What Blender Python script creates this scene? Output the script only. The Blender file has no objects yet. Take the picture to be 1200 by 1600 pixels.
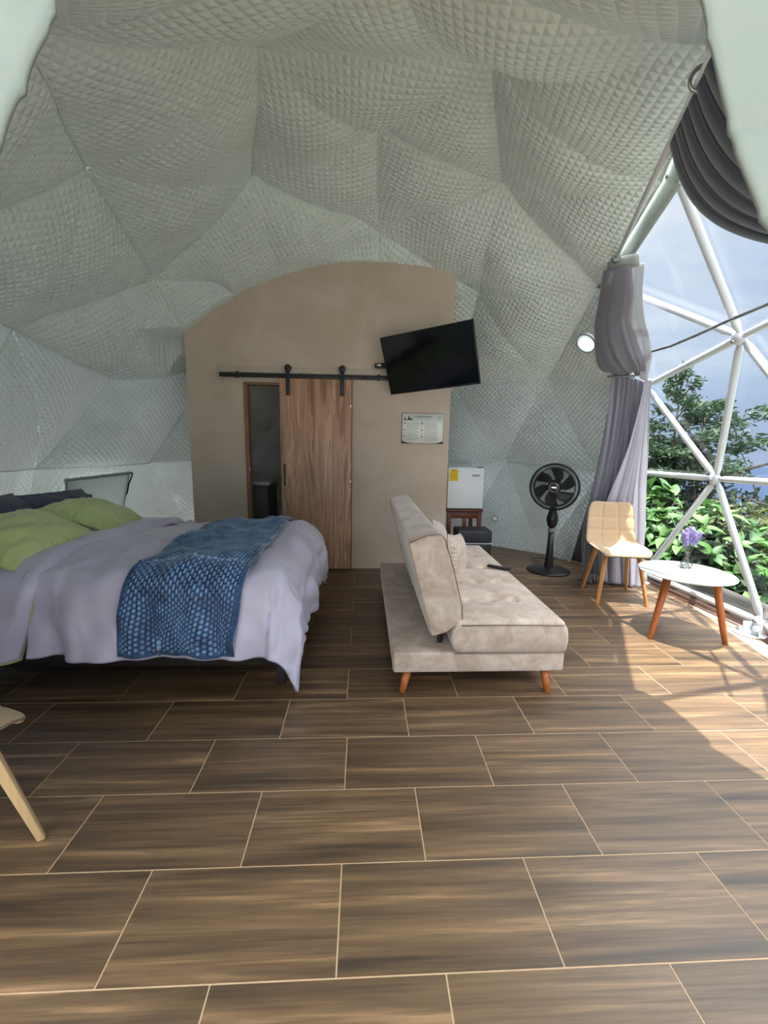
import bpy, bmesh, math, random
import numpy as np
from mathutils import Vector, Matrix, Euler
PI = math.pi
R = math.radians
random.seed(7)
rng = np.random.default_rng(7)
S = bpy.context.scene
COL = S.collection

# ------------------------------------------------------------------ camera
CAMH = 1.35624
cam = bpy.data.objects.new('camera', bpy.data.cameras.new('camera'))
COL.objects.link(cam)
S.camera = cam
cam.data.sensor_fit = 'VERTICAL'
cam.data.sensor_height = 36.0
cam.data.lens = 663.37 / 1600 * 36.0
cam.data.clip_start = 0.02
cam.data.clip_end = 2000
yaw, pitch, roll = R(-2.931), R(9.3494), R(0.95286)
fwd = Vector((-math.sin(yaw) * math.cos(pitch), math.cos(yaw) * math.cos(pitch), -math.sin(pitch)))
rt = Vector((math.cos(yaw), math.sin(yaw), 0))
up = rt.cross(fwd)
r2 = math.cos(roll) * rt + math.sin(roll) * up
u2 = -math.sin(roll) * rt + math.cos(roll) * up
cam.matrix_world = Matrix(((r2.x, u2.x, -fwd.x, 0), (r2.y, u2.y, -fwd.y, 0), (r2.z, u2.z, -fwd.z, CAMH), (0, 0, 0, 1)))

# ------------------------------------------------------------------ world, sun, exposure
W = bpy.data.worlds.new('world')
S.world = W
W.use_nodes = True
nt = W.node_tree
nt.nodes.clear()
def N(nt, t, **kw):
    n = nt.nodes.new(t)
    for k, v in kw.items():
        if k.startswith('i_'):
            n.inputs[k[2:].replace('_', ' ')].default_value = v
        else:
            setattr(n, k, v)
    return n
def ramp(nt, fac, stops, interp='LINEAR'):
    n = nt.nodes.new('ShaderNodeValToRGB')
    cr = n.color_ramp
    cr.interpolation = interp
    while len(cr.elements) < len(stops):
        cr.elements.new(0.5)
    for e, (p, c) in zip(cr.elements, stops):
        e.position = p
        e.color = (*c, 1)
    nt.links.new(fac, n.inputs['Fac'])
    return n
tc = N(nt, 'ShaderNodeTexCoord')
mp = N(nt, 'ShaderNodeMapping')
mp.inputs['Scale'].default_value = (1.0, 1.0, 2.6)
nt.links.new(tc.outputs['Generated'], mp.inputs['Vector'])
nz = N(nt, 'ShaderNodeTexNoise', i_Scale=1.7, i_Detail=7.0, i_Roughness=0.52, i_Distortion=0.5)
nt.links.new(mp.outputs['Vector'], nz.inputs['Vector'])
cl = ramp(nt, nz.outputs['Fac'], [(0.36, (0.40, 0.52, 0.72)), (0.5, (0.50, 0.63, 0.82)), (0.62, (0.70, 0.79, 0.92)), (0.74, (0.88, 0.92, 0.96))])
bg = N(nt, 'ShaderNodeBackground')
SKY_STRENGTH = 0.36
bg.inputs['Strength'].default_value = SKY_STRENGTH
nt.links.new(cl.outputs['Color'], bg.inputs['Color'])
wo = N(nt, 'ShaderNodeOutputWorld')
nt.links.new(bg.outputs['Background'], wo.inputs['Surface'])

sd = bpy.data.lights.new('sun', 'SUN')
sd.energy = 5.0
sd.angle = R(0.6)
sd.color = (1.0, 0.95, 0.86)
sun = bpy.data.objects.new('sun', sd)
COL.objects.link(sun)
sv = Vector((-0.0322, -0.0578, 0.3599)).normalized()
sun.rotation_euler = sv.to_track_quat('Z', 'Y').to_euler()
sun.location = sv * 20

# added fill lamp for the room: a wide soft source around the sun's direction
hd = bpy.data.lights.new('sun_fill', 'SUN')
hd.energy = 4.6
hd.angle = R(115)
hd.color = (1.0, 0.97, 0.93)
fill_sun = bpy.data.objects.new('sun_fill', hd)
COL.objects.link(fill_sun)
fill_sun.rotation_euler = sun.rotation_euler
fill_sun.location = sv * 22

S.view_settings.view_transform = 'Standard'
S.view_settings.look = 'None'
S.view_settings.gamma = 1.0
S.view_settings.use_curve_mapping = False
S.view_settings.exposure = 1.52

# ------------------------------------------------------------------ materials
def srgb(r, g, b):
    def f(c):
        c /= 255.0
        return c / 12.92 if c <= 0.04045 else ((c + 0.055) / 1.055) ** 2.4
    return (f(r), f(g), f(b))
MATS = {}
def mat(name, col, rough=0.5, metal=0.0, var=0.0, scale=8.0, bump=0.0, bscale=60.0, sheen=0.0, stretch=(1, 1, 1),
        trans=0.0, coord='Object', spec=0.5, col2=None, detail=4.0, emit=None):
    if name in MATS:
        return MATS[name]
    m = bpy.data.materials.new(name)
    m.use_nodes = True
    nt = m.node_tree
    b = nt.nodes['Principled BSDF']
    out = nt.nodes['Material Output']
    b.inputs['Base Color'].default_value = (*col, 1)
    b.inputs['Roughness'].default_value = rough
    b.inputs['Metallic'].default_value = metal
    b.inputs['Specular IOR Level'].default_value = spec
    if sheen:
        b.inputs['Sheen Weight'].default_value = sheen
        b.inputs['Sheen Roughness'].default_value = 0.4
    tc = N(nt, 'ShaderNodeTexCoord')
    mp = N(nt, 'ShaderNodeMapping')
    mp.inputs['Scale'].default_value = stretch
    nt.links.new(tc.outputs[coord], mp.inputs['Vector'])
    if var or col2:
        nz = N(nt, 'ShaderNodeTexNoise', i_Scale=scale, i_Detail=detail, i_Roughness=0.6)
        nt.links.new(mp.outputs['Vector'], nz.inputs['Vector'])
        if col2 is None:
            c1 = tuple(max(0, c * (1 - var)) for c in col)
            c2 = tuple(min(1, c * (1 + var)) for c in col)
        else:
            c1, c2 = col, col2
        rp = ramp(nt, nz.outputs['Fac'], [(0.35, c1), (0.65, c2)])
        nt.links.new(rp.outputs['Color'], b.inputs['Base Color'])
    if bump:
        nb = N(nt, 'ShaderNodeTexNoise', i_Scale=bscale, i_Detail=3.0)
        nt.links.new(mp.outputs['Vector'], nb.inputs['Vector'])
        bp = N(nt, 'ShaderNodeBump', i_Strength=bump, i_Distance=0.01)
        nt.links.new(nb.outputs['Fac'], bp.inputs['Height'])
        nt.links.new(bp.outputs['Normal'], b.inputs['Normal'])
    if trans:
        tr = N(nt, 'ShaderNodeBsdfTranslucent')
        tr.inputs['Color'].default_value = (0.88, 0.96, 0.95, 1)
        mx = N(nt, 'ShaderNodeMixShader')
        mx.inputs[0].default_value = trans
        nt.links.new(b.outputs[0], mx.inputs[1])
        nt.links.new(tr.outputs[0], mx.inputs[2])
        nt.links.new(mx.outputs[0], out.inputs['Surface'])
    MATS[name] = m
    return m

LINER_T = 0.003
def add_quilt(m, dist=0.010, strength=0.7):
    nt = m.node_tree
    b = nt.nodes['Principled BSDF']
    uv = N(nt, 'ShaderNodeUVMap', uv_map='quilt')
    sp = N(nt, 'ShaderNodeSeparateXYZ')
    nt.links.new(uv.outputs[0], sp.inputs[0])
    outs = []
    for k in (0, 1):
        a = N(nt, 'ShaderNodeMath', operation='PINGPONG'); a.inputs[1].default_value = 0.5
        nt.links.new(sp.outputs[k], a.inputs[0])
        outs.append(a)
    mn = N(nt, 'ShaderNodeMath', operation='SMOOTH_MIN'); mn.inputs[2].default_value = 0.12
    nt.links.new(outs[0].outputs[0], mn.inputs[0]); nt.links.new(outs[1].outputs[0], mn.inputs[1])
    f = N(nt, 'ShaderNodeMath', operation='MULTIPLY'); f.inputs[1].default_value = 2.0
    nt.links.new(mn.outputs[0], f.inputs[0])
    bp = N(nt, 'ShaderNodeBump', i_Strength=strength, i_Distance=dist)
    nt.links.new(f.outputs[0], bp.inputs['Height'])
    old = [n for n in nt.nodes if n.type == 'BUMP' and n != bp]
    if old: nt.links.new(old[0].outputs[0], bp.inputs['Normal'])
    nt.links.new(bp.outputs[0], b.inputs['Normal'])
    for n in nt.nodes:
        if n.type == 'BSDF_TRANSLUCENT': nt.links.new(bp.outputs[0], n.inputs['Normal'])
m_liner = mat('quilted_liner', srgb(204, 215, 213), 0.36, var=0.05, scale=3, bump=0.12, bscale=35, trans=LINER_T, spec=0.45)
m_liner_low = mat('quilted_liner_lit_low', srgb(196, 208, 212), 0.36, var=0.05, scale=3, bump=0.12, bscale=35, trans=0.07, spec=0.45)  # translucency raised so the lower row looks brighter
m_liner_mid = mat('quilted_liner_lit_mid', srgb(196, 208, 210), 0.36, var=0.05, scale=3, bump=0.12, bscale=35, trans=0.018, spec=0.45)  # some translucency added to brighten the middle panels
m_liner_shaded = mat('quilted_liner_shaded', srgb(196, 198, 192), 0.42, var=0.05, scale=3, bump=0.12, bscale=35, spec=0.45)  # no translucency, to keep the liner behind the doorway in shade
add_quilt(m_liner); add_quilt(m_liner_shaded); add_quilt(m_liner_low); add_quilt(m_liner_mid)
m_flap = mat('liner_hem', srgb(150, 160, 156), 0.45, var=0.03, scale=3, bump=0.15, bscale=22)
m_canvas = mat('charcoal_canvas', srgb(62, 62, 66), 0.7, var=0.12, scale=5, bump=0.3, bscale=18)
m_pvc = mat('white_membrane', srgb(214, 222, 222), 0.45, var=0.02, scale=3, trans=0.2)
m_steel = mat('white_steel_tube', srgb(196, 202, 208), 0.28, spec=0.6)
m_bolt = mat('zinc', srgb(150, 152, 155), 0.35, metal=0.9)
m_skirt = mat('grey_skirt', srgb(84, 84, 82), 0.5, var=0.06, scale=3, bump=0.2, bscale=9)
m_sill = mat('brown_sill', srgb(84, 56, 42), 0.5, var=0.2, scale=9)
m_grout = mat('grout', srgb(190, 164, 134), 0.8, var=0.08, scale=20)
m_black = mat('black_plastic', srgb(24, 25, 27), 0.38)
m_blackm = mat('black_metal', srgb(30, 34, 36), 0.45, var=0.1, scale=30)
m_darkwood = mat('black_bed_wood', srgb(40, 34, 34), 0.5, var=0.2, scale=12, stretch=(1, 8, 8))
m_oak = mat('oak_leg', srgb(186, 128, 74), 0.42, col2=srgb(206, 150, 92), var=0.1, scale=30, stretch=(6, 6, 0.5))
m_orange = mat('stained_leg', srgb(160, 84, 34), 0.38, col2=srgb(190, 112, 56), var=0.1, scale=22, stretch=(7, 7, 0.5))
m_beech = mat('beech', srgb(214, 184, 136), 0.5, var=0.06, scale=20, stretch=(6, 6, .6))
m_red = mat('reddish_wood', srgb(104, 54, 34), 0.35, var=0.25, scale=22, stretch=(1, 6, 6))
m_beige = mat('beige_linen', srgb(178, 154, 126), 0.9, var=0.10, scale=260, bump=0.25, bscale=400, sheen=0.15)
m_green = mat('green_satin', srgb(196, 212, 146), 0.42, var=0.05, scale=6, bump=0.12, bscale=30, sheen=0.4, spec=0.4)
m_navy = mat('slate_pillowcase', srgb(74, 78, 98), 0.55, var=0.06, scale=8, bump=0.1, bscale=30)
m_duvet = mat('mauve_grey_satin', srgb(206, 202, 226), 0.38, var=0.04, scale=4, bump=0.35, bscale=9, sheen=0.3)
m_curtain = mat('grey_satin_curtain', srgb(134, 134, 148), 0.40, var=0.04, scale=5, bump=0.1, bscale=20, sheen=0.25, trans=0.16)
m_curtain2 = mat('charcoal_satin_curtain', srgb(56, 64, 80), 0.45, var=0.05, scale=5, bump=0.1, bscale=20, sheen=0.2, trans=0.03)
m_white = mat('white_lacquer', srgb(184, 186, 184), 0.3)
m_fridge = mat('white_enamel', srgb(236, 242, 244), 0.3)
m_gasket = mat('grey_gasket', srgb(120, 124, 126), 0.6)
m_yellow = mat('yellow_sticker', srgb(238, 205, 20), 0.6)
m_paper = mat('poster_paper', srgb(236, 240, 232), 0.55, var=0.03, scale=10)
m_ink = mat('ink', srgb(60, 70, 66), 0.7)
m_inkl = mat('faded_ink', srgb(150, 158, 152), 0.7)
m_chrome = mat('chrome', srgb(190, 190, 192), 0.2, metal=1.0)
m_vanity = mat('vanity_carcass', srgb(78, 80, 80), 0.5)
m_bark = mat('bark', srgb(96, 84, 70), 0.9, var=0.25, scale=14)
m_lav = mat('lavender_bloom', srgb(142, 132, 186), 0.8, var=0.25, scale=90)
m_stem = mat('dry_stem', srgb(110, 120, 96), 0.8)
m_hem = mat('pale_hem', srgb(182, 178, 186), 0.6)
m_mist = mat('steel_grey_fringe', srgb(134, 132, 136), 0.8)

def throw_mat():
    m = mat('blue_waffle_plush', srgb(30, 60, 100), 0.55, sheen=0.9)
    nt = m.node_tree
    b = nt.nodes['Principled BSDF']
    tc = N(nt, 'ShaderNodeTexCoord')
    n1 = N(nt, 'ShaderNodeTexNoise', i_Scale=9.0, i_Detail=6.0, i_Roughness=0.7)
    nt.links.new(tc.outputs['Object'], n1.inputs['Vector'])
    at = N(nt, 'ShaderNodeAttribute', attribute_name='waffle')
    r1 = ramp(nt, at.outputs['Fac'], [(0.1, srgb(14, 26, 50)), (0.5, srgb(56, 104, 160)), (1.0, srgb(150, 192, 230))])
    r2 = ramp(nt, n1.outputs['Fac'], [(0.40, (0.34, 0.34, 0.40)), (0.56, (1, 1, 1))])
    mx = N(nt, 'ShaderNodeMix', data_type='RGBA', blend_type='MULTIPLY')
    mx.inputs[0].default_value = 0.85
    nt.links.new(r1.outputs['Color'], mx.inputs[6])
    nt.links.new(r2.outputs['Color'], mx.inputs[7])
    nt.links.new(mx.outputs[2], b.inputs['Base Color'])
    return m
m_throw = throw_mat()

def velvet():
    m = mat('taupe_velvet', srgb(176, 160, 146), 0.6, sheen=0.6)
    nt = m.node_tree
    b = nt.nodes['Principled BSDF']
    tc = N(nt, 'ShaderNodeTexCoord')
    n1 = N(nt, 'ShaderNodeTexNoise', i_Scale=7.0, i_Detail=9.0, i_Roughness=0.72, i_Distortion=0.6)
    nt.links.new(tc.outputs['Object'], n1.inputs['Vector'])
    r = ramp(nt, n1.outputs['Fac'], [(0.36, srgb(170, 150, 134)), (0.5, srgb(192, 175, 162)), (0.64, srgb(212, 199, 188))])
    nt.links.new(r.outputs['Color'], b.inputs['Base Color'])
    nb = N(nt, 'ShaderNodeTexNoise', i_Scale=18.0, i_Detail=3.0)
    nt.links.new(tc.outputs['Object'], nb.inputs['Vector'])
    bp = N(nt, 'ShaderNodeBump', i_Strength=0.15, i_Distance=0.01)
    nt.links.new(nb.outputs['Fac'], bp.inputs['Height'])
    nt.links.new(bp.outputs['Normal'], b.inputs['Normal'])
    return m
m_velvet = velvet()

def tile_mat():
    m = bpy.data.materials.new('wood_look_tile')
    m.use_nodes = True
    nt = m.node_tree
    b = nt.nodes['Principled BSDF']
    tc = N(nt, 'ShaderNodeTexCoord')
    oi = N(nt, 'ShaderNodeObjectInfo')
    ml = N(nt, 'ShaderNodeMath', operation='MULTIPLY')
    ml.inputs[1].default_value = 40.0
    nt.links.new(oi.outputs['Random'], ml.inputs[0])
    cb = N(nt, 'ShaderNodeCombineXYZ')
    for i in range(3):
        nt.links.new(ml.outputs[0], cb.inputs[i])
    ad = N(nt, 'ShaderNodeVectorMath', operation='ADD')
    nt.links.new(tc.outputs['Object'], ad.inputs[0])
    nt.links.new(cb.outputs[0], ad.inputs[1])
    def streak(sx, sy, det, dist):
        mp = N(nt, 'ShaderNodeMapping')
        mp.inputs['Scale'].default_value = (sx, sy, 1)
        nt.links.new(ad.outputs[0], mp.inputs['Vector'])
        n = N(nt, 'ShaderNodeTexNoise', i_Scale=1.0, i_Detail=det, i_Roughness=0.62, i_Distortion=dist)
        nt.links.new(mp.outputs['Vector'], n.inputs['Vector'])
        return n
    a = streak(0.9, 17.0, 6.0, 0.35)
    f = streak(2.2, 95.0, 6.0, 0.5)
    r1 = ramp(nt, a.outputs['Fac'], [(0.30, srgb(50, 38, 26)), (0.46, srgb(88, 68, 47)), (0.58, srgb(110, 87, 62)), (0.72, srgb(166, 134, 98))])
    r2 = ramp(nt, f.outputs['Fac'], [(0.32, (0.55, 0.53, 0.5)), (0.5, (0.95, 0.95, 0.95)), (0.72, (1.3, 1.28, 1.25))])
    mx = N(nt, 'ShaderNodeMix', data_type='RGBA', blend_type='MULTIPLY')
    mx.inputs[0].default_value = 0.8
    nt.links.new(r1.outputs['Color'], mx.inputs[6])
    nt.links.new(r2.outputs['Color'], mx.inputs[7])
    nt.links.new(mx.outputs[2], b.inputs['Base Color'])
    b.inputs['Specular IOR Level'].default_value = 1.0
    rr = ramp(nt, f.outputs['Fac'], [(0.3, (0.50,) * 3), (0.7, (0.40,) * 3)])
    nt.links.new(rr.outputs['Color'], b.inputs['Roughness'])
    bp = N(nt, 'ShaderNodeBump', i_Strength=0.06, i_Distance=0.004)
    nt.links.new(f.outputs['Fac'], bp.inputs['Height'])
    nt.links.new(bp.outputs['Normal'], b.inputs['Normal'])
    return m
m_tile = tile_mat()

def door_mat():
    m = bpy.data.materials.new('walnut_laminate')
    m.use_nodes = True
    nt = m.node_tree
    b = nt.nodes['Principled BSDF']
    tc = N(nt, 'ShaderNodeTexCoord')
    def streak(sx, sz, det, dist, sc=1.0):
        mp = N(nt, 'ShaderNodeMapping')
        mp.inputs['Scale'].default_value = (sx, 3, sz)
        nt.links.new(tc.outputs['Object'], mp.inputs['Vector'])
        n = N(nt, 'ShaderNodeTexNoise', i_Scale=sc, i_Detail=det, i_Roughness=0.6, i_Distortion=dist)
        nt.links.new(mp.outputs['Vector'], n.inputs['Vector'])
        return n
    a = streak(9.0, 0.55, 4.0, 1.2)
    # cathedral grain: rings from a strongly stretched distance field
    sn = N(nt, 'ShaderNodeMath', operation='MULTIPLY')
    sn.inputs[1].default_value = 46.0
    nt.links.new(a.outputs['Fac'], sn.inputs[0])
    ss = N(nt, 'ShaderNodeMath', operation='SINE')
    nt.links.new(sn.outputs[0], ss.inputs[0])
    r1 = ramp(nt, a.outputs['Fac'], [(0.3, srgb(142, 104, 80)), (0.46, srgb(196, 154, 126)), (0.56, srgb(214, 174, 146)), (0.72, srgb(176, 134, 108))])
    r2 = ramp(nt, ss.outputs[0], [(0.0, (0.72, 0.70, 0.68)), (0.5, (1, 1, 1))])
    f = streak(60.0, 1.6, 4.0, 0.3)
    r3 = ramp(nt, f.outputs['Fac'], [(0.35, (0.7, 0.68, 0.66)), (0.6, (1.08, 1.06, 1.05))])
    mx = N(nt, 'ShaderNodeMix', data_type='RGBA', blend_type='MULTIPLY')
    mx.inputs[0].default_value = 0.8
    nt.links.new(r1.outputs['Color'], mx.inputs[6])
    nt.links.new(r2.outputs['Color'], mx.inputs[7])
    mx2 = N(nt, 'ShaderNodeMix', data_type='RGBA', blend_type='MULTIPLY')
    mx2.inputs[0].default_value = 0.8
    nt.links.new(mx.outputs[2], mx2.inputs[6])
    nt.links.new(r3.outputs['Color'], mx2.inputs[7])
    nt.links.new(mx2.outputs[2], b.inputs['Base Color'])
    b.inputs['Roughness'].default_value = 0.42
    return m
m_door = door_mat()

def plaster_mat():
    m = mat('taupe_plaster', srgb(146, 128, 112), 0.6)
    nt = m.node_tree
    b = nt.nodes['Principled BSDF']
    tc = N(nt, 'ShaderNodeTexCoord')
    n1 = N(nt, 'ShaderNodeTexNoise', i_Scale=1.6, i_Detail=5.0, i_Roughness=0.55, i_Distortion=1.2)
    nt.links.new(tc.outputs['Object'], n1.inputs['Vector'])
    r = ramp(nt, n1.outputs['Fac'], [(0.3, srgb(184, 168, 148)), (0.55, srgb(194, 178, 162)), (0.75, srgb(204, 190, 178))])
    nt.links.new(r.outputs['Color'], b.inputs['Base Color'])
    return m
m_plaster = plaster_mat()

def glass_mat(name, gl=0.05, tint=(0.95, 0.97, 0.98), rough=0.02):
    m = bpy.data.materials.new(name)
    m.use_nodes = True
    nt = m.node_tree
    nt.nodes.clear()
    t = N(nt, 'ShaderNodeBsdfTransparent')
    t.inputs['Color'].default_value = (*tint, 1)
    g = N(nt, 'ShaderNodeBsdfGlossy')
    g.inputs['Roughness'].default_value = rough
    mx = N(nt, 'ShaderNodeMixShader')
    mx.inputs[0].default_value = gl
    o = N(nt, 'ShaderNodeOutputMaterial')
    nt.links.new(t.outputs[0], mx.inputs[1])
    nt.links.new(g.outputs[0], mx.inputs[2])
    nt.links.new(mx.outputs[0], o.inputs['Surface'])
    return m
m_pane = glass_mat('clear_vinyl', 0.04)
m_vglass = glass_mat('vase_glass', 0.18, (0.86, 0.9, 0.92))
m_screen = mat('black_screen', srgb(10, 12, 15), 0.09, spec=0.6)

def leaf_mat(name, c1, c2, trans=0.25):
    m = bpy.data.materials.new(name)
    m.use_nodes = True
    nt = m.node_tree
    b = nt.nodes['Principled BSDF']
    out = nt.nodes['Material Output']
    ge = N(nt, 'ShaderNodeNewGeometry')
    r = ramp(nt, ge.outputs['Random Per Island'], [(0.0, c1), (1.0, c2)])
    nt.links.new(r.outputs['Color'], b.inputs['Base Color'])
    b.inputs['Roughness'].default_value = 0.5
    tr = N(nt, 'ShaderNodeBsdfTranslucent')
    nt.links.new(r.outputs['Color'], tr.inputs['Color'])
    mx = N(nt, 'ShaderNodeMixShader')
    mx.inputs[0].default_value = trans
    nt.links.new(b.outputs[0], mx.inputs[1])
    nt.links.new(tr.outputs[0], mx.inputs[2])
    nt.links.new(mx.outputs[0], out.inputs['Surface'])
    return m
m_leafs = [leaf_mat('broad_leaf_bright', srgb(62, 106, 46), srgb(78, 120, 56)),
           leaf_mat('broad_leaf_mid', srgb(42, 84, 42), srgb(60, 100, 50)),
           leaf_mat('broad_leaf_pale', srgb(84, 122, 66), srgb(100, 134, 78))]
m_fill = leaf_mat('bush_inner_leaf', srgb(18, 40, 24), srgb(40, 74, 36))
m_needle = leaf_mat('feathery_foliage', srgb(40, 64, 46), srgb(68, 92, 62))
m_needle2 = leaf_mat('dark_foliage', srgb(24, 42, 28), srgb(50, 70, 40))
m_yell = leaf_mat('yellow_green_foliage', srgb(58, 72, 34), srgb(100, 110, 54))
m_ground = mat('hillside_grass', srgb(56, 70, 38), 0.95, col2=srgb(76, 88, 50), var=0.1, scale=0.9, bump=0.6, bscale=3)
m_hill = mat('hazy_forest', srgb(26, 44, 70), 1.0, col2=srgb(36, 56, 82), var=0.1, scale=0.02)  # forest blued by distance: the hazy air is put into the colour
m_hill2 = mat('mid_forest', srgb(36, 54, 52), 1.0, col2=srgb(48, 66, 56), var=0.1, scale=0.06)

# ------------------------------------------------------------------ helpers
def tag(o, label=None, cat=None, group=None, kind=None):
    if label: o['label'] = label
    if cat: o['category'] = cat
    if group: o['group'] = group
    if kind: o['kind'] = kind
    return o
def empty(name, loc=(0, 0, 0), rz=0.0, label=None, cat=None, group=None, kind=None):
    o = bpy.data.objects.new(name, None)
    o.empty_display_size = 0.1
    COL.objects.link(o)
    o.location = loc
    o.rotation_euler = (0, 0, rz)
    return tag(o, label, cat, group, kind)
def link(name, me, m=None, parent=None, smooth=False):
    o = bpy.data.objects.new(name, me)
    COL.objects.link(o)
    if m is not None and not me.materials:
        me.materials.append(m)
    if parent: o.parent = parent
    if smooth:
        me.polygons.foreach_set('use_smooth', np.ones(len(me.polygons), dtype=bool))
    return o
def bobj(name, bm, m, parent=None, smooth=False, bevel=0.0, seg=2, sub=0):
    bmesh.ops.recalc_face_normals(bm, faces=bm.faces)
    me = bpy.data.meshes.new(name)
    bm.to_mesh(me)
    bm.free()
    o = link(name, me, m, parent, smooth)
    if bevel:
        md = o.modifiers.new('bevel', 'BEVEL')
        md.width = bevel
        md.segments = seg
        md.limit_method = 'ANGLE'
        md.angle_limit = R(35)
        me.polygons.foreach_set('use_smooth', np.ones(len(me.polygons), dtype=bool))
        me.set_sharp_from_angle(angle=R(40)) if not bevel else None
    if sub:
        md = o.modifiers.new('sub', 'SUBSURF')
        md.levels = md.render_levels = sub
    return o
def add_box(bm, lo, hi, mtx=None):
    vs = [Vector((x, y, z)) for x in (lo[0], hi[0]) for y in (lo[1], hi[1]) for z in (lo[2], hi[2])]
    if mtx: vs = [mtx @ v for v in vs]
    v = [bm.verts.new(p) for p in vs]
    for f in ((0, 1, 3, 2), (4, 6, 7, 5), (0, 4, 5, 1), (2, 3, 7, 6), (0, 2, 6, 4), (1, 5, 7, 3)):
        bm.faces.new([v[i] for i in f])
def box(name, lo, hi, m, parent=None, bevel=0.004, mtx=None, seg=2):
    bm = bmesh.new()
    add_box(bm, lo, hi, mtx)
    return bobj(name, bm, m, parent, bevel=bevel, seg=seg)
def add_tube(bm, pts, rad, n=10, cap=True, ry=None):
    pts = [Vector(p) for p in pts]
    k = len(pts)
    rads = rad if isinstance(rad, (list, tuple)) else [rad] * k
    t0 = (pts[1] - pts[0]).normalized()
    nv = t0.orthogonal().normalized()
    rings = []
    for i, p in enumerate(pts):
        a = pts[max(i - 1, 0)]
        b = pts[min(i + 1, k - 1)]
        t = (b - a).normalized()
        nv = (nv - t * nv.dot(t)).normalized()
        bn = t.cross(nv)
        rings.append([bm.verts.new(p + nv * math.cos(2 * PI * j / n) * rads[i] + bn * math.sin(2 * PI * j / n) * rads[i]) for j in range(n)])
    for i in range(k - 1):
        for j in range(n):
            bm.faces.new((rings[i][j], rings[i][(j + 1) % n], rings[i + 1][(j + 1) % n], rings[i + 1][j]))
    if cap:
        bm.faces.new(rings[0][::-1])
        bm.faces.new(rings[-1])
def tube(name, pts, rad, m, parent=None, n=10, smooth=True):
    bm = bmesh.new()
    add_tube(bm, pts, rad, n)
    return bobj(name, bm, m, parent, smooth=smooth)
def add_lathe(bm, prof, n=32, c=(0, 0, 0), mtx=None):
    rings = []
    for r_, z in prof:
        if r_ < 1e-6:
            p = Vector((c[0], c[1], c[2] + z))
            rings.append([bm.verts.new(mtx @ p if mtx else p)])
        else:
            ring = []
            for j in range(n):
                p = Vector((c[0] + r_ * math.cos(2 * PI * j / n), c[1] + r_ * math.sin(2 * PI * j / n), c[2] + z))
                ring.append(bm.verts.new(mtx @ p if mtx else p))
            rings.append(ring)
    for a, b in zip(rings, rings[1:]):
        for j in range(n):
            k = (j + 1) % n
            if len(a) == 1 and len(b) == 1: continue
            if len(a) == 1: bm.faces.new((a[0], b[k], b[j]))
            elif len(b) == 1: bm.faces.new((a[j], a[k], b[0]))
            else: bm.faces.new((a[j], a[k], b[k], b[j]))
def lathe(name, prof, m, parent=None, n=32, c=(0, 0, 0), mtx=None, smooth=True):
    bm = bmesh.new()
    add_lathe(bm, prof, n, c, mtx)
    return bobj(name, bm, m, parent, smooth=smooth)
def npmesh(name, V, F):
    V = np.asarray(V, dtype=np.float32)
    F = np.asarray(F, dtype=np.int32)
    me = bpy.data.meshes.new(name)
    k = F.shape[1]
    me.vertices.add(len(V))
    me.vertices.foreach_set('co', V.ravel())
    me.loops.add(F.size)
    me.loops.foreach_set('vertex_index', F.ravel())
    me.polygons.add(len(F))
    me.polygons.foreach_set('loop_start', np.arange(0, F.size, k, dtype=np.int32))
    me.update(calc_edges=True)
    return me
def gridfaces(nu, nv, wrap=False):
    i, j = np.meshgrid(np.arange(nu - 1), np.arange(nv if wrap else nv - 1), indexing='ij')
    j2 = (j + 1) % nv
    return np.stack([i * nv + j, (i + 1) * nv + j, (i + 1) * nv + j2, i * nv + j2], -1).reshape(-1, 4)
def grid(name, P, m, parent=None, thick=0.0, smooth=True, wrap=False):
    nu, nv = P.shape[:2]
    o = link(name, npmesh(name, P.reshape(-1, 3), gridfaces(nu, nv, wrap)), m, parent, smooth)
    if thick:
        md = o.modifiers.new('solid', 'SOLIDIFY')
        md.thickness = thick
        md.offset = 0
    return o
def snoise(P, scale, seed, octs=3):
    r_ = np.random.default_rng(seed)
    out = np.zeros(P.shape[:-1])
    amp = 1.0
    for o in range(octs):
        for k in range(4):
            d = r_.normal(size=3)
            d /= np.linalg.norm(d)
            out += amp * 0.4 * np.sin(P @ d * scale * (2 ** o) * (0.8 + 0.5 * r_.random()) * 2 * PI + r_.random() * 7)
        amp *= 0.5
    return out

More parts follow.
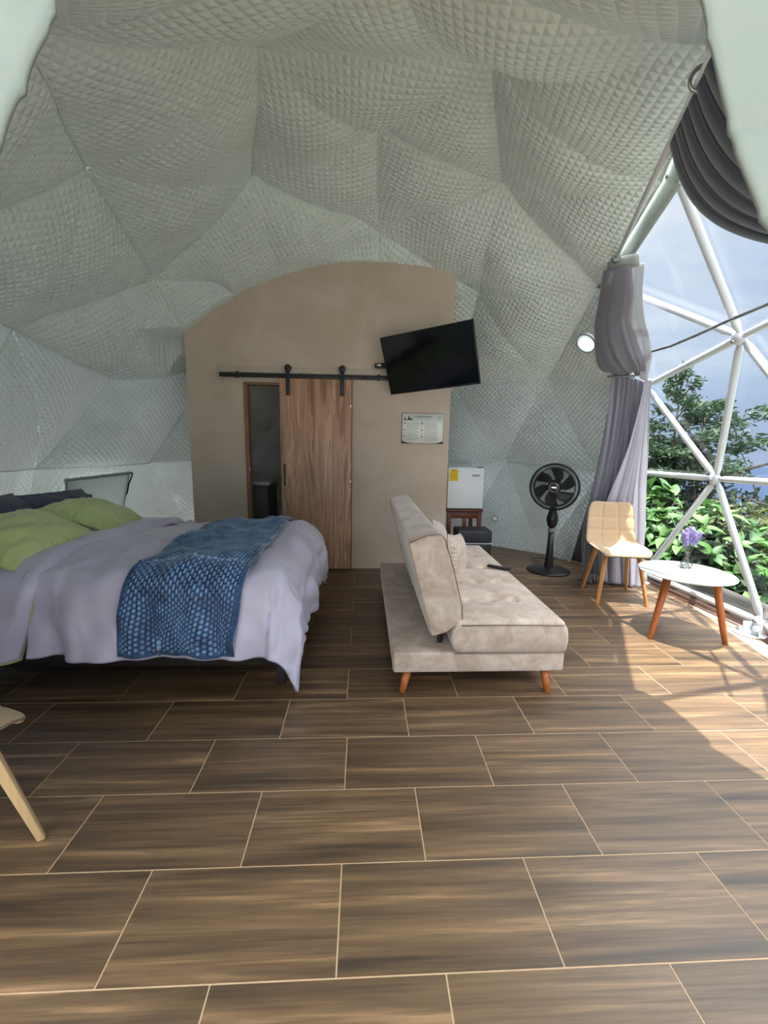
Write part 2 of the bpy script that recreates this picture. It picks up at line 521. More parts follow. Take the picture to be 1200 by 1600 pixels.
# ------------------------------------------------------------------ the dome (3V geodesic)
DC = np.array([0.081, 3.263, 0.59])
DR = 2.917
DPHI = -0.045
def ico3():
    vs = [(0, 0, 1.)]
    a = math.atan(.5)
    for k in range(5):
        t = PI / 2 + k * 2 * PI / 5
        vs.append((math.cos(a) * math.cos(t), math.cos(a) * math.sin(t), math.sin(a)))
    for k in range(5):
        t = PI / 2 + PI / 5 + k * 2 * PI / 5
        vs.append((math.cos(a) * math.cos(t), math.cos(a) * math.sin(t), -math.sin(a)))
    vs.append((0, 0, -1.))
    vs = np.array(vs)
    F = [(0, 1 + k, 1 + (k + 1) % 5) for k in range(5)] + [(1 + k, 1 + (k + 1) % 5, 6 + k) for k in range(5)] + \
        [(1 + (k + 1) % 5, 6 + k, 6 + (k + 1) % 5) for k in range(5)] + [(11, 6 + k, 6 + (k + 1) % 5) for k in range(5)]
    V = []; T = []; ix = {}
    def add(v):
        v = v / np.linalg.norm(v)
        k = tuple(np.round(v, 4) + 0.)
        if k not in ix:
            ix[k] = len(V)
            V.append(v)
        return ix[k]
    n = 3
    for a_, b_, c_ in F:
        g_ = {}
        for i in range(n + 1):
            for j in range(n + 1 - i):
                g_[i, j] = add((vs[a_] * (n - i - j) + vs[b_] * i + vs[c_] * j) / n)
        for i in range(n):
            for j in range(n - i):
                T.append((g_[i, j], g_[i + 1, j], g_[i, j + 1]))
                if i + j < n - 1:
                    T.append((g_[i + 1, j], g_[i + 1, j + 1], g_[i, j + 1]))
    return np.array(V), T
IV, IT = ico3()
c_, s_ = math.cos(DPHI), math.sin(DPHI)
IV = np.stack([IV[:, 0] * c_ - IV[:, 1] * s_, IV[:, 0] * s_ + IV[:, 1] * c_, IV[:, 2]], 1)
NODE = IV * DR + DC
BASE = [i for i in range(len(NODE)) if -0.02 < NODE[i, 2] < 0.15]
def node(i, s=1.0):
    p = IV[i] * DR * s + DC
    if i in BASE:
        p = p.copy()
        p[2] = -0.03
    if i in (20, 21):
        p = p.copy()
        p[2] += 0.06
    return p
TRI = [t for t in IT if all(NODE[i][2] > -0.02 for i in t)]
def has(t, *ids): return set(t) == set(ids)
GLAZED = [(25, 26, 23), (23, 26, 24), (25, 27, 26), (17, 27, 25), (17, 18, 27), (18, 27, 49), (27, 52, 49), (49, 52, 50), (52, 53, 50),
          (27, 26, 52), (26, 54, 52), (52, 54, 53), (26, 24, 54), (24, 54, 55), (54, 70, 55), (54, 53, 70),
          (18, 48, 49), (48, 67, 49), (49, 67, 50)]  # these three panes, out of view, are added to let in more light
DOORT = [(43, 46, 44), (46, 47, 44), (21, 46, 43), (20, 48, 46), (46, 48, 47), (21, 20, 46), (43, 64, 44), (48, 47, 67)]
GS = [frozenset(t) for t in GLAZED]
DS = [frozenset(t) for t in DOORT]
CANVAS = frozenset((55, 70, 56))

# partition wall: the liner arch where it meets it (x, z)
ARCH = np.array([(-2.4, 2.05), (-1.755, 2.374), (-1.45, 2.60), (-1.169, 2.772), (-0.86, 2.90), (-0.553, 2.993), (-0.3, 3.045), (-0.06, 3.068), (0.3, 3.068), (0.62, 3.04), (0.882, 2.985), (1.3, 2.85), (1.8, 2.5)])
WALLY = 4.454
def tri_pts(P0, P1, P2, n):
    idx = -np.ones((n + 1, n + 1), int)
    ii, jj = [], []
    c = 0
    for i in range(n + 1):
        m_ = n + 1 - i
        idx[i, :m_] = np.arange(c, c + m_)
        ii.append(np.full(m_, i)); jj.append(np.arange(m_))
        c += m_
    ii = np.concatenate(ii); jj = np.concatenate(jj)
    b1 = ii / n; b2 = jj / n; b0 = 1 - b1 - b2
    P = b0[:, None] * P0 + b1[:, None] * P1 + b2[:, None] * P2
    F = []
    for i in range(n):
        m_ = n - i
        a = idx[i, :m_]; b = idx[i + 1, :m_]; d = idx[i, 1:m_ + 1]
        F.append(np.stack([a, b, d], 1))
        if m_ > 1:
            F.append(np.stack([b[:-1], idx[i + 1, 1:m_], d[:-1]], 1))
    return P, np.concatenate(F), b0, b1, b2
QS = 0.043
SOFT = {frozenset(e) for e in ((0, 1), (0, 10), (0, 16), (13, 10), (13, 1), (22, 25), (22, 28), (16, 25), (28, 23), (28, 30), (2, 3), (15, 37), (15, 13), (3, 36), (5, 1), (5, 4), (5, 6), (19, 10), (19, 16), (30, 58), (58, 29), (36, 61), (37, 61), (17, 16))}
_grp = {}
def _find(a):
    while _grp[a] != a: a = _grp[a]
    return a
_all = [frozenset(t) for t in TRI if frozenset(t) not in GS and frozenset(t) not in DS]
for a in _all: _grp[a] = a
for a in _all:
    for b in _all:
        if len(a & b) == 2 and (a & b) in SOFT: _grp[_find(b)] = _find(a)
def quilt_frame(t):
    r_ = _find(frozenset(t))
    mem = [g for g in _all if _find(g) == r_]
    c = np.mean([np.mean([node(i) for i in g], 0) for g in mem], 0)
    n_ = (c - DC) / np.linalg.norm(c - DC)
    tx = np.cross([0, 0, 1.], n_); tx /= np.linalg.norm(tx) + 1e-9
    return c, tx, np.cross(n_, tx)
def sagf(t, b0, b1, b2):
    if t is None: return 0.10 * (b0 * b1 + b1 * b2 + b0 * b2)
    def k(i, j):
        e = frozenset((t[i], t[j]))
        if e == frozenset((20, 21)): return 0.0
        return 0.44 if e in SOFT else 0.12
    return k(0, 1) * b0 * b1 + k(1, 2) * b1 * b2 + k(0, 2) * b0 * b2 + 0.8 * b0 * b1 * b2 * (frozenset(t) != frozenset((19, 20, 21)))
def liner_panel(t, n, parent, m, P3=None, seed=0, quilt=True, amp=0.005):
    P0, P1, P2 = P3 if P3 is not None else [node(i, 0.992) for i in t]
    nrm = np.cross(P1 - P0, P2 - P0)
    nrm /= np.linalg.norm(nrm)
    cen = (P0 + P1 + P2) / 3
    if P3 is not None: t = None
    if nrm @ (cen - DC) < 0:
        P1, P2 = P2, P1
        if t is not None: t = (t[0], t[2], t[1])
        nrm = -nrm
    inw = -nrm
    P, F, b0, b1, b2 = tri_pts(P0, P1, P2, n)
    sag = sagf(t, b0, b1, b2)
    h0 = np.linalg.norm(np.cross(P1 - P0, P2 - P0))
    e = [np.linalg.norm(P2 - P1), np.linalg.norm(P2 - P0), np.linalg.norm(P1 - P0)]
    dist = np.minimum(np.minimum(b0 * h0 / e[0], b1 * h0 / e[1]), b2 * h0 / e[2])
    if t is not None:
        ds = np.full(len(P), 9.0)
        for (p_, q_), bb, ee in (((1, 2), b0, e[0]), ((0, 2), b1, e[1]), ((0, 1), b2, e[2])):
            if frozenset((t[p_], t[q_])) not in SOFT: ds = np.minimum(ds, bb * h0 / ee)
        dist = ds
    fade = np.clip(dist / 0.03, 0, 1)
    rad = (DC - P)
    rad /= np.linalg.norm(rad, axis=1)[:, None]
    big = snoise(P, 0.8, 3, 3) * 0.020
    low = np.clip((P[:, 2] - 0.02) / 0.3, 0, 1)
    Q = P + rad * ((sag + big) * low)[:, None]
    tx = np.cross([0, 0, 1.], nrm)
    tx /= np.linalg.norm(tx) + 1e-9
    by = np.cross(nrm, tx)
    if P3 is None: cen, tx, by = quilt_frame(t)
    rr = np.random.default_rng(seed + 11)
    wav = snoise(P, 0.45, 77, 2) * 0.035
    U = ((P - cen) @ (tx + by)) / (math.sqrt(2) * QS) + wav / QS
    Vv = ((P - cen) @ (tx - by)) / (math.sqrt(2) * QS) - wav / QS
    if quilt:
        q = 2 * np.minimum(np.abs(U - np.round(U)), np.abs(Vv - np.round(Vv)))
        rib = amp * q * (0.7 + 0.3 * fade)
        Q = Q + inw[None] * (rib * fade)[:, None]
    # gather the liner to the top of the partition
    g = np.exp(-((Q[:, 1] - WALLY) / 0.30) ** 2) * (Q[:, 2] > 1.9) * ((Q[:, 0] > -1.95) & (Q[:, 0] < 1.05))
    side = np.clip((Q[:, 0] + 1.95) / 0.15, 0, 1) * np.clip((1.05 - Q[:, 0]) / 0.12, 0, 1)
    ap = archz(Q[:, 0]) if ARCHD is not None else 0
    Q[:, 2] += g * side * ap
    fr_ = (Q[:, 1] < WALLY + .05) & (Q[:, 1] > 3.7) & (Q[:, 2] > 1.9) & (Q[:, 0] > -1.95) & (Q[:, 0] < .95)
    az = np.interp(Q[:, 0], ARCH[:, 0], ARCH[:, 1])
    Q[fr_, 2] = np.maximum(Q[fr_, 2], az[fr_] + .004)
    me = npmesh('liner_panel', Q, F[:, ::-1])
    uvl = me.uv_layers.new(name='quilt')
    vi = F[:, ::-1].ravel()
    uvl.data.foreach_set('uv', np.stack([U[vi], Vv[vi]], 1).astype(np.float32).ravel())
    o = link('liner_panel', me, m, parent, True)
    return o, Q
# where the untouched liner stands above the partition plane
def raw_arch():
    pts = []
    for t in TRI:
        Ps = [node(i, 0.992) for i in t]
        ys = [p[1] for p in Ps]
        if min(ys) > WALLY or max(ys) < WALLY: continue
        P, F, b0, b1, b2 = tri_pts(*Ps, 40)
        sag = sagf(t, b0, b1, b2)
        rad = (DC - P); rad /= np.linalg.norm(rad, axis=1)[:, None]
        Q = P + rad * sag[:, None]
        k = np.abs(Q[:, 1] - WALLY) < 0.03
        pts.append(Q[k][:, [0, 2]])
    pts = np.concatenate(pts)
    xs = np.linspace(-2.3, 1.6, 60)
    zs = []
    for x in xs:
        k = (np.abs(pts[:, 0] - x) < 0.05) & (pts[:, 1] > 1.6)
        zs.append(pts[k, 1].max() if k.any() else np.nan)
    zs = np.array(zs)
    ok = ~np.isnan(zs)
    return xs[ok], zs[ok]
RX, RZ = raw_arch()
ARCHD = (RX, np.interp(RX, ARCH[:, 0], ARCH[:, 1]) - RZ)
def archz(x): return np.interp(x, ARCHD[0], ARCHD[1])

ceiling = empty('ceiling', (0, 0, 0), label='grey diamond-quilted liner over the upper part of the dome', cat='ceiling', kind='structure')
wall_left = empty('wall_left', label='grey quilted dome liner behind and left of the bed', cat='wall', kind='structure')
wall_right = empty('wall_right', label='grey quilted dome liner behind the fridge and the fan', cat='wall', kind='structure')
wall_rear = empty('wall_rear', label='opaque quilted dome liner, kept in shade, seen through the bathroom doorway', cat='wall', kind='structure')
for k, t in enumerate(TRI):
    fs = frozenset(t)
    if fs in GS or fs in DS: continue
    c = np.mean([NODE[i] for i in t], 0)
    if fs == CANVAS:
        a, b, d = node(55, .992), node(56, .992), node(70, .992)
        mfl = b + (d - b) * 0.32
        liner_panel(t, 64, wall_right, m_liner_low, (a, b, mfl), seed=k)
        P, F, *_ = tri_pts(a + (a - d) * .10, mfl + (b - d) * .12, d, 24)
        P = P + (P - DC) / DR * 0.03
        P = P + snoise(P, 1.3, 5)[:, None] * (DC - P) / DR * 0.012
        pass
        link('canvas_panel', npmesh('canvas_panel', P, F), m_canvas, wall_right, True)
        continue
    vis = c[1] > 1.6 and (c[0] > -2.6)
    behind = c[1] > 4.95 and -1.6 < c[0] < 0.75
    n = 116 if vis and not behind else (56 if behind else 28)
    par = ceiling if c[2] > 1.9 else (wall_rear if behind else (wall_left if c[0] < 0.0 else wall_right))
    o, Q = liner_panel(t, n, par, m_liner_shaded if behind else (m_liner_low if c[2] < 0.95 and c[1] > 2 else (m_liner_mid if c[2] < 1.9 and c[1] > 2 else m_liner)), seed=k)
    o['kind'] = 'structure'
    # opaque cladding strip is not needed: the liner carries the membrane

# seam cords where the panels are sewn together
_done = set()
for t in TRI:
    fs = frozenset(t)
    if fs in GS or fs in DS or fs == CANVAS: continue
    c = np.mean([NODE[i] for i in t], 0)
    if c[1] < 1.4 or (c[1] > 4.95 and c[0] < .75): continue
    for i_, j_ in ((0, 1), (1, 2), (0, 2)):
        e_ = frozenset((t[i_], t[j_]))
        if e_ in SOFT or e_ in _done: continue
        _done.add(e_)
        pa, pb = node(t[i_], .992), node(t[j_], .992)
        if pa[2] < 0 or pb[2] < 0: continue
        s_ = np.linspace(0, 1, 16)[:, None]
        P = pa * (1 - s_) + pb * s_
        rad = (DC - P); rad /= np.linalg.norm(rad, axis=1)[:, None]
        big = snoise(P, 0.8, 3, 3) * 0.020
        Q = P + rad * ((0.12 * (s_ * (1 - s_))[:, 0] + big * np.clip((P[:, 2] - .02) / .3, 0, 1)) + .003)[:, None]
        if (np.abs(Q[:, 1] - WALLY) < .5).any() and Q[:, 2].mean() > 1.9: 
            ok = np.abs(Q[:, 1] - WALLY) > .5
            Q = Q[ok] if ok.sum() > 3 else None
            if Q is None: continue
        if (Q[:, 1] > WALLY - .02).any() and abs(Q[:, 0]).max() < 1.7 and Q[:, 0].max() < .8: continue
        tube('seam_cord', [tuple(q) for q in Q], .0045, m_liner, ceiling if c[2] > 1.9 else (wall_left if c[0] < 0 else wall_right), n=6)
# ------------------------------------------------------------------ window frame, panes
window = empty('window_1', label='curved dome window of clear vinyl triangles between white steel tubes', cat='window', kind='structure')
edges = {}
for t in GLAZED:
    for a, b in ((0, 1), (1, 2), (0, 2)):
        e = tuple(sorted((t[a], t[b])))
        edges[e] = edges.get(e, 0) + 1
hubs = set()
for (a, b) in edges:
    pa, pb = node(a, 1.012), node(b, 1.012)
    if a in BASE: pa[2] = 0.09
    if b in BASE: pb[2] = 0.09
    pa, pb = Vector(pa), Vector(pb)
    d = (pb - pa).normalized()
    rad_ = 0.026
    tube('frame_tube', [pa + d * .03, pa + d * .06, pa + d * .10, pb - d * .10, pb - d * .06, pb - d * .03], [.014, .018, rad_, rad_, .018, .014], m_steel, window, n=14)
    hubs.update((a, b))
for h in hubs:
    p = Vector(node(h, 1.006))
    if h in BASE: p.z = 0.09
    nrm = (p - Vector(DC)).normalized()
    mt = Matrix.Translation(p) @ nrm.to_track_quat('Z', 'Y').to_matrix().to_4x4()
    hb = lathe('hub', [(0, .028), (.03, .028), (.048, .018), (.05, -.01), (.03, -.03), (0, -.03)], m_steel, window, n=18, mtx=mt)
    lathe('bolt', [(0, -.05), (.011, -.05), (.012, -.028), (0, -.028)], m_bolt, hb, n=6, mtx=mt, smooth=False)
for t in GLAZED:
    P = [node(i, 1.026) for i in t]
    for q, i in zip(P, t):
        if i in BASE: q[2] = 0.08
    P_, F, b0, b1, b2 = tri_pts(*P, 3)
    me = npmesh('pane', P_, F)
    o = link('pane', me, m_pane, window, True)
# membrane edge strip under the upper left window edge, with its inner seam
def strip(name, A, B, w_in, m, parent, off=0.0, n=20, wob=0.004, cen=None):
    A, B = np.array(A, float), np.array(B, float)
    cen = DC if cen is None else cen
    d = (B - A) / np.linalg.norm(B - A)
    mid = (A + B) / 2
    nr = (mid - DC) / np.linalg.norm(mid - DC)
    sd_ = np.cross(nr, d)
    if sd_ @ (np.array(cen) - mid) < 0: sd_ = -sd_
    P = np.zeros((n, 4, 3))
    for i, s in enumerate(np.linspace(0, 1, n)):
        for j, q in enumerate(np.linspace(-0.15, 1, 4)):
            P[i, j] = A + (B - A) * s + sd_ * w_in * q - nr * (off + wob * math.sin(9 * s + 3 * q))
    return grid(name, P, m, parent, thick=0.004)
strip('membrane_edge', node(23, 0.995), node(25, 0.995), 0.10, m_flap, window, off=0.0, cen=node(26))
strip('membrane_edge', node(25, 0.995), node(17, 0.995), 0.08, m_flap, window, off=0.0, cen=node(27))
# curved inner rail crossing the window and the tensioned rod along its upper left edge
rail_pts = [(2.37, 3.80, 2.125), (2.39, 3.62, 2.137), (2.41, 3.381, 2.139), (2.395, 3.107, 2.155), (2.344, 2.781, 2.166), (2.246, 2.416, 2.15), (2.091, 2.061, 2.124), (1.86, 1.72, 2.10)]
o = tube('curtain_rail', rail_pts, 0.011, m_bolt, None, n=10)
tag(o, 'thin curved grey rail crossing in front of the window tubes at head height', 'rail')
rod = empty('curtain_rod', (1.93, 3.49, 2.74), label='white tensioned rod along the upper left window edge, ending in an eyelet', cat='curtain rod')
def relc(parent, p): return tuple(np.array(p) - np.array(parent.location))
ROD0 = np.array([1.868, 3.34, 2.735]); ROD1 = np.array([.80, 1.09, 2.262])
tube('rod', [relc(rod, ROD0), relc(rod, (ROD0 + ROD1) / 2), relc(rod, ROD1)], 0.013, m_steel, rod, n=12)
mt = Matrix.Translation(Vector(relc(rod, ROD0))) @ Vector(ROD1 - ROD0).to_track_quat('Z', 'Y').to_matrix().to_4x4()
lathe('end_cap', [(0, -.012), (.02, -.012), (.022, .01), (.013, .02), (.013, .05)], m_steel, rod, n=16, mtx=mt)

# base: sill, skirt, foot plates
bN = [49, 50, 53, 70, 56]
bn_nodes = [50, 53, 70]
trim = empty('trim_2', label='dark brown edge and grey skirt along the foot of the window', cat='trim', kind='structure')
for a, b in ((50, 53), (53, 70), (70, 56)):
    pa, pb = node(a, 1.0), node(b, 1.0)
    def off(p, r_, z): 
        d = p - DC; d[2] = 0; d /= np.linalg.norm(d)
        q = p + d * r_; q[2] = z
        return q
    P = np.array([[off(pa, -.015, .003), off(pa, .10, .012), off(pa, .10, -.05)], [off(pb, -.015, .003), off(pb, .10, .012), off(pb, .10, -.05)]])
    grid('sill', P, m_sill, trim, thick=0.006, smooth=False)
    nS = 24
    P = np.zeros((nS, 6, 3))
    for i, s in enumerate(np.linspace(0, 1, nS)):
        p = pa + (pb - pa) * s
        for j, q in enumerate(np.linspace(0, 1, 6)):
            P[i, j] = off(p, .13 + .05 * q + .008 * math.sin(23 * s + 5 * q), -.05 + .23 * q)
    grid('skirt', P, m_skirt, trim, thick=0.006)
    tube('clamp_tube', [off(pa + (pb - pa) * .45, .10, .20), off(pa + (pb - pa) * .97, .10, .16)], .012, m_steel, trim)
    bm = bmesh.new()
    q = off(pa + (pb - pa) * .8, .09, .0)
    add_box(bm, (q[0] - .012, q[1] - .012, .0), (q[0] + .012, q[1] + .012, .24))
    bobj('clamp_post', bm, m_bolt, trim, bevel=.003)
for h in (53, 70):
    p = node(h, 0.985)
    fp = empty('foot_plate', (p[0], p[1], 0.001), math.atan2(p[1] - DC[1], p[0] - DC[0]),
               label='white steel foot plate bolted to the floor ' + ('right of the round table' if h == 53 else 'behind the tan chair, at the curtain'), cat='foot plate', group='foot plates of the dome frame')
    lathe('plate', [(0, 0), (.105, 0), (.11, .004), (.105, .009), (0, .009)], m_steel, fp, n=32)
    for k in range(3):
        a = k * 2.1 + .5
        lathe('bolt', [(.012, 0.009), (.012, .022), (.006, .026), (.006, .036), (0, .036)], m_bolt, fp, n=6, c=(.07 * math.cos(a), .07 * math.sin(a), 0), smooth=False)
    bm = bmesh.new()
    add_box(bm, (-.02, -.05, .009), (.07, -.04, .075))
    bobj('bracket', bm, m_steel, fp, bevel=.003)
    bm = bmesh.new()
    add_box(bm, (-.02, .04, .009), (.07, .05, .075))
    bobj('bracket', bm, m_steel, fp, bevel=.003)

# right and left liner flaps hanging beside the entrance
def flap(name, B, outdir, label_par, seed):
    B = np.array(B, float)
    n = 60
    t = np.linspace(0, 1, len(B)); tt = np.linspace(0, 1, n)
    Bi = np.stack([np.interp(tt, t, B[:, k]) for k in range(3)], 1)
    m_ = 40
    P = np.zeros((n, m_, 3))
    od = np.array(outdir, float)
    for j, q in enumerate(np.linspace(0, 1, m_)):
        P[:, j] = Bi + od * q * 0.6
        bul = math.sin(min(q * 4, 1) * PI / 2) * .05
        P[:, j, 1] -= bul
    wr = 0.006 * np.abs(np.sin((P[..., 0] * 2.2 + P[..., 2] * 1.1) * 9 + 2 * snoise(P, 1.0, seed, 1))) + .004 * snoise(P, 2.0, seed + 1, 2)
    seam = np.minimum.reduce([np.abs(((P[..., 2] * .97 + .14 * P[..., 0]) - z0)) for z0 in (1.50, 1.64, 1.78, 1.92, 2.06, 2.2)])
    wr -= 0.006 * np.exp(-(seam / .008) ** 2)
    P[..., 1] -= wr
    return grid(name, P, m_flap, label_par, thick=0.012)
fr = flap('door_flap', [(.49, .86, 2.40), (.52, .85, 2.22), (.565, .82, 2.10), (.591, .807, 2.008), (.615, .788, 1.901), (.627, .779, 1.848), (.640, .768, 1.809), (.657, .754, 1.758), (.67, .743, 1.723), (.70, .70, 1.62), (.74, .68, 1.5), (.80, .66, 1.3)], (1, .25, 0), wall_right, 3)
fl = flap('door_flap', [(-.49, .87, 2.36), (-.505, .86, 2.2), (-.516, .857, 2.069), (-.527, .85, 2.013), (-.55, .835, 1.95), (-.576, .818, 1.868), (-.593, .805, 1.813), (-.64, .79, 1.7), (-.72, .77, 1.5), (-.8, .75, 1.3)], (-1, .25, 0), wall_left, 5)

# ------------------------------------------------------------------ floor tiles
floor = empty('floor', label='brown wood-look porcelain tiles laid in running bond with pale grout', cat='floor', kind='structure')
bp_ = [node(i, 1.0) for i in BASE]
bp_ = sorted([(float(p[0]), float(p[1])) for p in bp_], key=lambda p: math.atan2(p[1] - DC[1], p[0] - DC[0]))
# the entrance: the floor runs straight out of the door
POLY = [p for p in bp_]
def inside_poly(poly):
    hull = []
    for (x, y) in poly: hull.append((x, y))
    return hull
def clip(poly, a, b):  # keep left of a->b
    out = []
    def sd(p): return (b[0] - a[0]) * (p[1] - a[1]) - (b[1] - a[1]) * (p[0] - a[0])
    for i in range(len(poly)):
        p, q = poly[i], poly[(i + 1) % len(poly)]
        sp, sq = sd(p), sd(q)
        if sp >= 0: out.append(p)
        if (sp >= 0) != (sq >= 0):
            t = sp / (sp - sq)
            out.append((p[0] + (q[0] - p[0]) * t, p[1] + (q[1] - p[1]) * t))
    return out
# convex outline with the front opened to y=-1.2
outl = [p for p in POLY if p[1] > 1.2] + [(1.9, -1.2)] + [(-1.8, -1.2)]
outl = sorted(outl, key=lambda p: math.atan2(p[1] - 2.4, p[0] - 0.05))
OX, OY, TW, TD = 0.1666 * 1.35624, 0.65025 * 1.35624, 0.6, 0.3
G = 0.0045
full = None
tiles = 0
def slab(name, poly, z0, z1):
    bm = bmesh.new()
    top = [bm.verts.new((x, y, z1)) for x, y in poly]
    bot = [bm.verts.new((x, y, z0)) for x, y in poly]
    bm.faces.new(top)
    bm.faces.new(bot[::-1])
    for i in range(len(poly)):
        j = (i + 1) % len(poly)
        bm.faces.new((bot[i], bot[j], top[j], top[i]))
    me = bpy.data.meshes.new(name)
    bm.to_mesh(me)
    bm.free()
    me.materials.append(m_tile)
    return me
g = bpy.data.meshes.new('grout_bed')
bm = bmesh.new()
vs = [bm.verts.new((x, y, -0.0012)) for x, y in outl]; bm.faces.new(vs)
bm.to_mesh(g); bm.free()
link('grout_bed', g, m_grout, floor)
for r_ in range(-5, 19):
    y0 = OY + r_ * TD
    sh = 0.0 if r_ % 2 else 0.5
    sh += {3: 0, 2: .02, 1: -.015, 0: .027}.get(r_, 0.0)
    for c in range(-7, 7):
        x0 = OX + (c + sh) * TW
        poly = [(x0 + G / 2, y0 + G / 2), (x0 + TW - G / 2, y0 + G / 2), (x0 + TW - G / 2, y0 + TD - G / 2), (x0 + G / 2, y0 + TD - G / 2)]
        cp = poly
        for i in range(len(outl)):
            cp = clip(cp, outl[i], outl[(i + 1) % len(outl)])
            if len(cp) < 3: break
        if len(cp) < 3: continue
        cx, cy = x0 + TW / 2, y0 + TD / 2
        whole = len(cp) == 4 and all(abs(a[0] - b[0]) < 1e-6 and abs(a[1] - b[1]) < 1e-6 for a, b in zip(cp, poly))
        if cy < 0.2: continue
        if whole:
            if full is None: full = slab('tile', [(x - cx, y - cy) for x, y in poly], -.006, 0)
            me = full
        else:
            me = slab('tile', [(x - cx, y - cy) for x, y in cp], -.006, 0)
        o = bpy.data.objects.new('tile', me)
        COL.objects.link(o)
        o.parent = floor
        o.location = (cx, cy, 0)
        tiles += 1
print('tiles', tiles)

# ------------------------------------------------------------------ partition wall with doorway
DX0, DX1, DZ = -1.185, -0.46, 1.905
wb = empty('wall_back', (0, WALLY, 0), label='taupe plastered partition wall under the dome with the bathroom doorway', cat='wall', kind='structure')
XS = sorted(set([round(x, 3) for x in np.linspace(-1.752, 0.892, 34)] + [DX0, DX1]))
def topz(x): return float(np.interp(x, ARCH[:, 0], ARCH[:, 1])) + 0.012
bm = bmesh.new()
TH = 0.09
def quadprism(x0, x1, z0a, z0b, z1a, z1b):
    v = [bm.verts.new(p) for p in ((x0, 0, z0a), (x1, 0, z0b), (x1, 0, z1b), (x0, 0, z1a), (x0, TH, z0a), (x1, TH, z0b), (x1, TH, z1b), (x0, TH, z1a))]
    for f in ((0, 1, 2, 3), (5, 4, 7, 6), (4, 0, 3, 7), (1, 5, 6, 2), (3, 2, 6, 7), (4, 5, 1, 0)):
        bm.faces.new([v[i] for i in f])
for x0, x1 in zip(XS, XS[1:]):
    zb = DZ if (x0 >= DX0 - 1e-6 and x1 <= DX1 + 1e-6) else 0.0
    quadprism(x0, x1, zb, zb, topz(x0), topz(x1))
bmesh.ops.remove_doubles(bm, verts=bm.verts, dist=1e-5)
# drop inner duplicate faces
seen = {}
for f in list(bm.faces):
    k = frozenset(v.index for v in f.verts)
bm.verts.index_update()
for f in list(bm.faces):
    k = frozenset(v.index for v in f.verts)
    seen.setdefault(k, []).append(f)
kill = [f for fs_ in seen.values() if len(fs_) > 1 for f in fs_]
bmesh.ops.delete(bm, geom=kill, context='FACES')
bobj('plaster_face', bm, m_plaster, wb)
# bathroom side walls running back to the liner
box('side_wall', (-1.752, TH, 0), (-1.68, .55, 1.9), m_plaster, wb, bevel=0)
box('side_wall', (.80, TH, 0), (.892, 1.15, 1.95), m_plaster, wb, bevel=0)
# the wall-coloured backing board above the rail
box('backing_board', (-1.45, -.014, 1.955), (.55, 0, 2.07), m_plaster, wb, bevel=.003)
# wooden jamb
m_jamb = mat('jamb_wood', srgb(134, 98, 76), 0.5, var=0.2, scale=14, stretch=(5, 5, .5))
tr = empty('trim_1', (0, WALLY, 0), label='slim walnut jamb around the bathroom doorway', cat='trim', kind='structure')
box('jamb', (DX0 - .012, -.012, 0), (DX0 + .022, TH, DZ), m_jamb, tr, bevel=.002)
box('jamb', (DX1 - .02, 0.002, 0), (DX1 + .01, TH, DZ), m_jamb, tr, bevel=.002)
box('lintel', (DX0 - .012, -.012, DZ - .004), (DX1 + .01, TH, DZ + .022), m_jamb, tr, bevel=.002)
box('strike_plate', (DX0 + .018, -.006, 1.02), (DX0 + .026, .02, 1.09), m_chrome, tr, bevel=.001)
# trim along the floor
# ------------------------------------------------------------------ sliding barn door
door = empty('door_1', (-0.474, WALLY - .045, 0), label='walnut sliding barn door hung on a black rail', cat='door', kind='structure')
dp = box('door_leaf', (-.359, -.018, .012), (.359, .018, 1.962), m_door, door, bevel=.003)
box('edge_band', (.352, -.020, .012), (.362, .02, 1.962), m_jamb, door, bevel=.001)
bm = bmesh.new()
add_box(bm, (-.327, -.045, .90), (-.313, -.035, 1.12))
add_box(bm, (-.327, -.038, .91), (-.313, -.016, .925)); add_box(bm, (-.327, -.038, 1.095), (-.313, -.016, 1.11))
bobj('handle', bm, m_blackm, door, bevel=.002)
for hx in (-.272, .262):
    bm = bmesh.new()
    add_box(bm, (hx - .02, -.034, 1.80), (hx + .02, -.026, 2.075))
    hg = bobj('hanger', bm, m_blackm, door, bevel=.004)
    mt = Matrix.Translation(Vector((hx, -.012, 2.062))) @ Matrix.Rotation(PI / 2, 4, 'X')
    lathe('wheel', [(0, -.014), (.03, -.014), (.034, -.008), (.028, 0), (.034, .008), (.03, .022), (.012, .024), (0, .026)], m_blackm, hg, n=24, mtx=mt)
    for bz in (1.83, 1.92):
        mt = Matrix.Translation(Vector((hx, -.034, bz))) @ Matrix.Rotation(PI / 2, 4, 'X')
        lathe('bolt', [(0, .008), (.008, .008), (.009, 0)], m_blackm, hg, n=6, mtx=mt, smooth=False)
for bz in (.93, 1.70):
    box('catch', (.338, -.024, bz), (.352, -.018, bz + .035), m_chrome, door, bevel=.001)
rl = empty('door_rail', (0, WALLY - .045, 1.987), label='black flat steel rail above the sliding door', cat='rail')
box('track', (-1.417, -.006, -.022), (.55, .006, .022), m_blackm, rl, bevel=.002)
for sx in (-1.22, -.62, .02, .41):
    mt = Matrix.Translation(Vector((sx, .0, 0))) @ Matrix.Rotation(PI / 2, 4, 'X')
    lathe('standoff', [(0, .02), (.016, .02), (.018, .012), (.018, -.044), (0, -.044)], m_blackm, rl, n=18, mtx=mt)
for sx in (-1.24, .15):
    box('stop', (sx - .012, -.012, -.03), (sx + .012, .012, .034), m_blackm, rl, bevel=.003)

